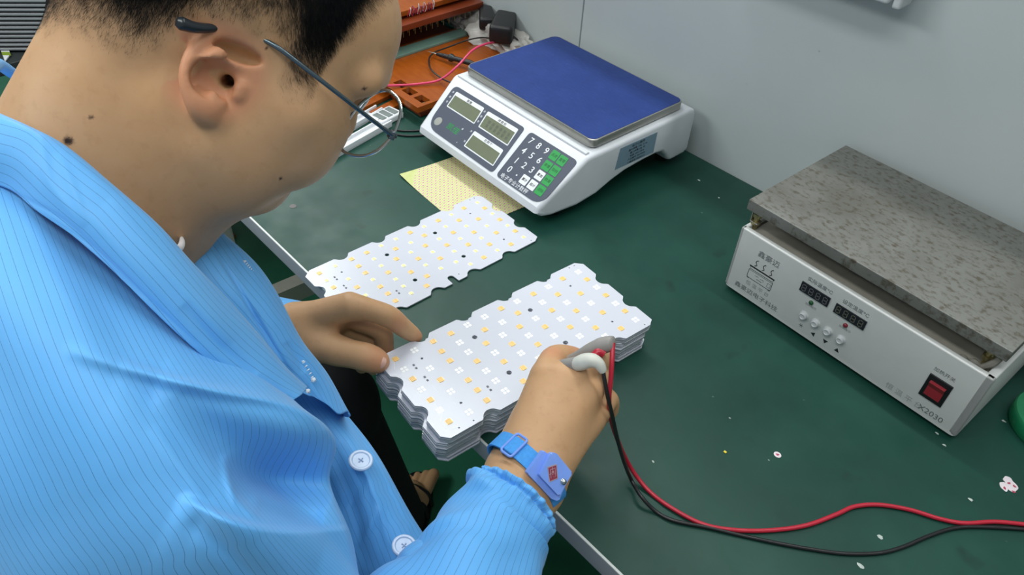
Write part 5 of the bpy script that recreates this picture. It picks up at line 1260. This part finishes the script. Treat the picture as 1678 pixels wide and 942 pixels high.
# ------------------------------------------------------------------ trousers, shoes
def trousers():
    s = SDF(); s.cap(HIP_R, HIP_L, .115, .115, .05); s.cap(HIP_R, KN_R, .090, .072, .03); s.cap(HIP_L, KN_L, .090, .072, .03)
    s.cap(KN_R, AN_R+[0, 0, .02], .066, .056, .02); s.cap(KN_L, AN_L+[0, 0, .02], .066, .056, .02); s.cap(HIP_R+[.01, .0, .0], HIP_L, .118, .118, .05)
    V, F = s.mesh(.006); mesh_obj('trousers', V, F, plain('black_trousers', srgb(22, 22, 25), .8), person)
trousers()
for A, dd in ((AN_L, nrm(np.array([-.81, .55, 0])-np.array([AN_L[0], AN_L[1], 0]))), (AN_R, nrm([0.02, 1, 0]))):
    q = np.array([-dd[1], dd[0], 0]); P = []
    for k in range(40):
        w = 2*math.pi*k/40; L_ = .115*math.cos(w); W_ = .046*math.sin(w)*(1+.12*math.cos(w)); c = A*[1, 1, 0]+dd*.055
        P.append((c+dd*L_+q*W_)[:2])
    m = MB().prism([tuple(p) for p in P], .004, .022, .003)
    B = lambda f, s_, z: A*[1, 1, 0]+dd*f+q*s_+np.array([0, 0, z])
    for f in (.095, .065): m.tube(catmull([B(f, -.044, .018), B(f+.004, -.034, .052), B(f+.006, 0, .068), B(f+.004, .034, .052), B(f, .044, .018)], 20), .006, 8)
    m.tube(catmull([B(-.02, -.040, .02), B(-.045, -.03, .065), B(-.055, 0, .07), B(-.045, .03, .065), B(-.02, .040, .02)], 20), .005, 8)
    o = m.build('sandal', M_BLACK, person)
    MB().box((-.008, -.006, 0), (.008, .006, .002), .001).xf(np.stack([dd, q, [0, 0, 1]], 1), B(.082, 0, .0745)).build('sandal_buckle', plain('grey_strap_label', srgb(110, 112, 112), .4), person)
# ------------------------------------------------------------------ eyeglasses
M_FRM = plain('gunmetal_frame', srgb(96, 110, 118), .25, .85); M_CHR = plain('bright_rim', srgb(176, 180, 180), .18, .9)
gl = thing('eyeglasses', 'thin grey metal eyeglasses with clear lenses worn by the person', 'eyeglasses', tuple(at(600, 190, .56)), world=True)
HI = at(642, 221, .560)
TT = catmull([at(428, 63, .4885), at(452, 76, .490), at(480, 96, .4945), at(520, 127, .505), at(560, 158, .519), at(600, 189, .538), at(640, 219, .558), at(648, 224, .562)], 60)
MB().tube(TT, np.interp(np.linspace(0, 1, 60), [0, .1, .8, .9, 1], [.0014, .0017, .0016, .0024, .0020]), 10).build('temple', M_FRM, gl)
MB().tube(catmull([at(432, 65, .4885), at(405, 50, .486), at(370, 42, .480), at(345, 46, .472), at(320, 45, .464), at(302, 40, .459), at(289, 35, .456)], 30), np.interp(np.linspace(0, 1, 30), [0, .3, .6, .9, 1], [.0012, .0022, .0032, .0042, .0026]), 12).build('temple_tip', plain('black_temple_tip', srgb(34, 40, 46), .3), gl)
# lens plane: outer end at the hinge, inner end at the nose
XH = HR_@np.array([1., 0, 0]); YH = HR_@np.array([0, 1., 0]); ZH = HR_@np.array([0, 0, 1.])
def rim_pts(outer, inner, w, h, n=56):
    """rounded-rectangle rim: outer/inner midpoints"""
    c = (outer+inner)/2; ux = nrm(outer-inner); uy = nrm(LZ-ux*(LZ@ux)); P = []
    for k in range(n):
        a = 2*math.pi*k/n; ca, sa = math.cos(a), math.sin(a); e = 2.7
        r = 1/((abs(ca)**e+abs(sa)**e)**(1/e)); x, y = ca*r*w/2, sa*r*h/2*(1.0 if sa > 0 else 1.05)*(1+.10*ca)
        P.append(c+ux*x+uy*y-np.cross(ux, uy)*0)
    return np.array(P), c, ux, uy
LZ = nrm(at(640, 150, .560)-at(590, 255, .566))        # up direction in the lens plane
nL = nrm(-nrm(ray(607, 205))*1.0-YH*.75)
RIM = [(645, 219), (652, 203), (657, 183), (655, 168), (647, 156), (634, 148), (616, 152), (598, 164), (583, 179), (570, 198), (561, 216), (556, 233), (561, 246), (576, 254), (598, 255), (618, 247), (633, 234)]
def on_plane(px, py, q, n):
    d = ray(px, py); return CAM+d*(((q-CAM)@n)/(d@n))
for side in (0, 1):
    P = np.array([on_plane(x, y, HI, nL) for x, y in RIM]); P = catmull(P, 64, closed=True)
    if side == 1:
        # the far lens mirrors the near one about the middle of the face
        Pl = np.array([toH(p) for p in P]); mid = Pl[:, 0].min()-.009; Pl[:, 0] = 2*mid-Pl[:, 0]; P = np.array([H(*p) for p in Pl])
    MB().tube(np.vstack([P, P[:1]]), .00125, 8, cap=False).build('rim', M_CHR, gl)
    c = P.mean(0); nn_ = nL; m = MB(); ring = [c+(p-c)*.985 for p in P]; v = [p+nn_*.0009 for p in ring]+[p-nn_*.0009 for p in ring]+[c+nn_*.0016, c+nn_*.0001]; n_ = len(P)
    f = [(k, (k+1) % n_, 2*n_) for k in range(n_)]+[((k+1) % n_+n_, k+n_, 2*n_+1) for k in range(n_)]+[(k, k+n_, (k+1) % n_+n_, (k+1) % n_) for k in range(n_)]
    m.add(v, f); lm = NT('lens_glass'+str(side)); lm.b.inputs['Base Color'].default_value = (1, 1, 1, 1); lm.b.inputs['Roughness'].default_value = 0.0; lm.b.inputs['Transmission Weight'].default_value = 1.0; lm.b.inputs['IOR'].default_value = 1.06; lm.b.inputs['Specular IOR Level'].default_value = .7
    m.build('lens', lm.m, gl)
BA = on_plane(575, 192, HI, nL); BL = toH(BA); BB = H(2*mid-BL[0], BL[1], BL[2])
MB().tube(catmull([BA, (BA+BB)/2+ZH*.003, BB], 12), .0009, 8).build('bridge', M_CHR, gl)
m = MB(); m.box((-.0028, -.0022, -.0030), (.0028, .0022, .0030), .0006); m.xf(np.stack([XH, YH, ZH], 1), HI); m.build('hinge', M_FRM, gl)
HL_ = toH(HI); FT = [H(2*mid-HL_[0], HL_[1], HL_[2]), H(-.080, .085, .020), H(-.082, .04, .030), H(-.084, .008, .038), H(-.085, -.010, .030), H(-.084, -.02, .01)]
MB().tube(catmull(FT, 40), .0011, 8).build('temple', M_FRM, gl)
# ------------------------------------------------------------------ wrist strap
ws = thing('wrist_strap', 'blue antistatic wrist strap with a square snap housing on the right wrist', 'wrist strap', tuple(at(870, 765, .64)), world=True)
M_STR = plain('blue_elastic', srgb(62, 148, 222), .75, var=.10, vscale=400); M_STP = plain('periwinkle_plastic', srgb(122, 158, 236), .35)
ax = nrm(at(905, 650, .71)-at(842, 815, .655)); cW = at(862, 772, .664)
xs = nrm(np.cross(ax, -nrm(ray(862, 772)))); xs = xs if xs@RT > 0 else -xs; zs = nrm(np.cross(xs, ax)); zs = zs if zs@(CAM-cW) > 0 else -zs
# tilt of the band across the arm as in life: follows from upper left to lower right
bx = nrm(xs*1.0-ax*.42); ba = nrm(np.cross(zs, bx)); ba = ba if ba@ax > 0 else -ba
def band_pt(w, rx, rz, off): return cW+bx*math.cos(w)*rx+zs*math.sin(w)*rz+ba*off
M_ = MB(); n_ = 72; RX, RZ = .0375, .0285
v = [];
for k in range(n_):
    w = 2*math.pi*k/n_
    for r_, o_ in ((0, -.0085), (0, .0085), (.0018, .0085), (.0018, -.0085)): v.append(band_pt(w, RX+r_, RZ+r_, o_))
f = [(k*4+j, ((k+1) % n_)*4+j, ((k+1) % n_)*4+(j+1) % 4, k*4+(j+1) % 4) for k in range(n_) for j in range(4)]
M_.add(v, f); M_.build('elastic_band', M_STR, ws, smooth=50)
# slider buckle
def on_band(w, sx, sy, h0, h1, mat, nm, rad=.0015, parent=ws, bev=.0008, frame=False):
    c = band_pt(w, RX, RZ, 0); t_ = nrm(-bx*math.sin(w)*RX+zs*math.cos(w)*RZ); n = nrm(np.cross(ba, t_)); n = n if n@(c-cW) > 0 else -n
    A = np.stack([t_, np.cross(n, t_), n], 1)
    if not frame:
        m = MB().prism([(x, y) for x, y in rrect(-sx/2, -sy/2, sx/2, sy/2, rad, 4)], h0, h1, bev)
    else:
        m = MB(); P = [(x, y, (h0+h1)/2) for x, y in rrect(-sx/2, -sy/2, sx/2, sy/2, rad, 4)]; m.tube(P+[P[0]], (h1-h0)/2, 8, cap=False)
    m.xf(A, c); return m.build(nm, mat, parent), c, A
wb_ = math.radians(118)
on_band(wb_, .0125, .0215, .0016, .0040, M_STP, 'slider_buckle', .0025, frame=True)
on_band(wb_, .011, .0165, .0018, .0034, M_STR, 'band_fold', .002)
wh = math.radians(47)
c0_ = band_pt(wh, RX, RZ, 0); c0_ = at(889, 779, .6285)
nH = nrm(-nrm(ray(889, 779))*1.0+RT*.42-UP*.15)
e1 = nrm(at(906, 742, .632)-at(872, 790, .628)); e1 = nrm(e1-nH*(e1@nH)); e2 = np.cross(nH, e1)
def housing(pts, h0, h1, mat, nm, bev=.001):
    m = MB().prism(pts, h0, h1, bev); m.xf(np.stack([e1, e2, nH], 1), c0_); return m.build(nm, mat, ws)
def loc2(px, py, h=0):
    d = ray(px, py); t_ = ((c0_+nH*h-CAM)@nH)/(d@nH); p = CAM+d*t_-c0_; return (p@e1, p@e2)
base_ = [loc2(*q) for q in ((865, 775), (892, 738), (936, 776), (917, 822), (905, 818))]
housing(round_poly(base_, [.0015]*5), -.0075, -.0015, M_STP, 'snap_base')
top_ = [loc2(*q) for q in ((881, 778), (900, 741), (908, 741), (935, 774), (931, 780), (913, 812))]
housing(round_poly(top_, [.0015]*6), -.0015, .0042, M_STP, 'snap_housing', .0012)
P = [loc2(*q, .0042) for q in ((897, 765), (912, 760), (914, 784), (900, 790))]
housing([tuple(p) for p in P], .0042, .0046, plain('silver_print', srgb(170, 150, 158), .4), 'emblem_plate', 0)
ce = np.mean(P, 0); Pi = [tuple(ce+(np.array(p)-ce)*.86) for p in P]; em = housing(Pi, .0046, .0048, plain('dark_red_print', srgb(140, 52, 74), .45), 'emblem', 0)
m = MB()
for a, b in ((.55, .47), (.2, .12)):
    q = [ce+(np.array(p)-ce)*a for p in P]; m.tube([(*x, .0049) for x in q]+[(*q[0], .0049)], .0002, 6, cap=False)
q = [ce+(np.array(p)-ce)*.8 for p in P]; m.tube([(*((q[0]+q[1])/2), .0049), (*ce, .0049)], .0002, 6); m.tube([(*((q[0]+q[3])/2), .0049), (*((q[0]+q[3])/2*.5+ce*.5), .0049)], .0002, 6)
m.xf(np.stack([e1, e2, nH], 1), c0_); m.build('emblem_lines', plain('silver_print2', srgb(196, 170, 176), .4), ws)
s_ = loc2(923, 789, .0042); m = MB().lathe([(.0001, .0075), (.0016, .0070), (.0024, .0058), (.0020, .0046), (.0028, .0040)], (s_[0], s_[1], 0), 18); m.xf(np.stack([e1, e2, nH], 1), c0_); m.build('metal_snap', M_CHR, ws)
# ------------------------------------------------------------------ test tweezers and their cable
tw = thing('test_tweezers', 'test tweezers in grey and white sleeves held in the right hand', 'tweezers', tuple(at(950, 590, .72)), world=True)
M_GRS = plain('grey_sleeve', srgb(150, 146, 142), .5); M_WHS = plain('white_heat_shrink', srgb(206, 206, 196), .45, var=.05)
TIP = onz(905, 612, .0462)
A1 = at(924, 598, .704); B1 = at(962, 592, .684)
MB().tube(catmull([at(915, 604, .716), at(924, 599, .704), at(940, 596, .694), at(958, 592, .686)], 16), [.0062]*16, 16).build('grip_sleeve', M_GRS, tw)
MB().tube(catmull([at(943, 597, .694), at(950, 595, .689), at(962, 591, .684), at(972, 591, .681), at(981, 596, .680), at(986, 604, .681), at(988, 609, .682)], 30), np.interp(np.linspace(0, 1, 30), [0, .05, .25, .5, .7, .9, 1], [.0040, .0066, .0074, .0066, .0052, .0040, .0034]), 16).build('heat_shrink', M_WHS, tw)
MB().tube(catmull([at(925, 592, .735), at(945, 585, .722), at(965, 575, .712), at(985, 567, .705), at(1000, 563, .700), at(1006, 563, .698)], 30), np.interp(np.linspace(0, 1, 30), [0, .3, .6, .9, 1], [.0040, .0060, .0080, .0070, .0045]), 16).build('grip_sleeve', M_GRS, tw)
MB().tube([at(974, 583, .700), at(982, 576, .700), at(990, 580, .700)], .0040, 10, 10).build('red_sleeve', M_RW, tw)
for a, b in ((at(918, 603, .718), TIP+np.array([.0, -.001, 0])), (at(928, 592, .736), TIP+np.array([.001, .001, 0]))):
    MB().tube([a, a*.35+b*.65, b], [.0028, .0020, .0004], 8).build('tweezer_leg', M_SS, tw)
gz = .0026
rc = thing('tweezers_cable', 'red and black twin cable from the tweezers, curving over the mat to the right edge', 'cable', tuple(onz(1300, 870, 0)), world=True)
RED = [at(1004, 562, .699), at(1003, 590, .695), at(1001, 620, .695), at(998, 650, .700), at(1000, 680, .715), at(1010, 715, .745), at(1024, 748, .79), Z(1040, 776, .012), Z(1065, 806, gz), Z(1100, 832, gz), Z(1150, 858, gz), Z(1200, 868, gz), Z(1260, 869, gz), Z(1320, 861, gz), Z(1370, 843, gz), Z(1400, 830, gz), Z(1440, 827, gz), Z(1490, 835, gz), Z(1540, 850, gz), Z(1580, 857, gz), Z(1630, 855, gz), Z(1678, 859, gz), Z(1740, 866, gz)]
BLK = [at(988, 607, .682), at(991, 625, .684), at(996, 650, .690), at(1004, 685, .705), at(1012, 720, .730), at(1022, 755, .765), at(1034, 785, .80), Z(1050, 812, .012), Z(1075, 838, gz), Z(1105, 853, gz), Z(1160, 864, gz), Z(1210, 876, gz*.8), Z(1270, 889, gz*.8), Z(1330, 900, gz*.8), Z(1385, 907, gz*.8), Z(1440, 906, gz*.8), Z(1480, 896, gz*.8), Z(1520, 879, gz*.8), Z(1560, 866, gz*.8), Z(1600, 863, gz*.8), Z(1678, 867, gz*.8), Z(1740, 875, gz*.8)]
MB().tube(catmull(RED, 200), .0023, 10).build('red_conductor', M_RW, rc)
MB().tube(catmull(BLK, 200), .0020, 10).build('black_conductor', M_BW, rc)
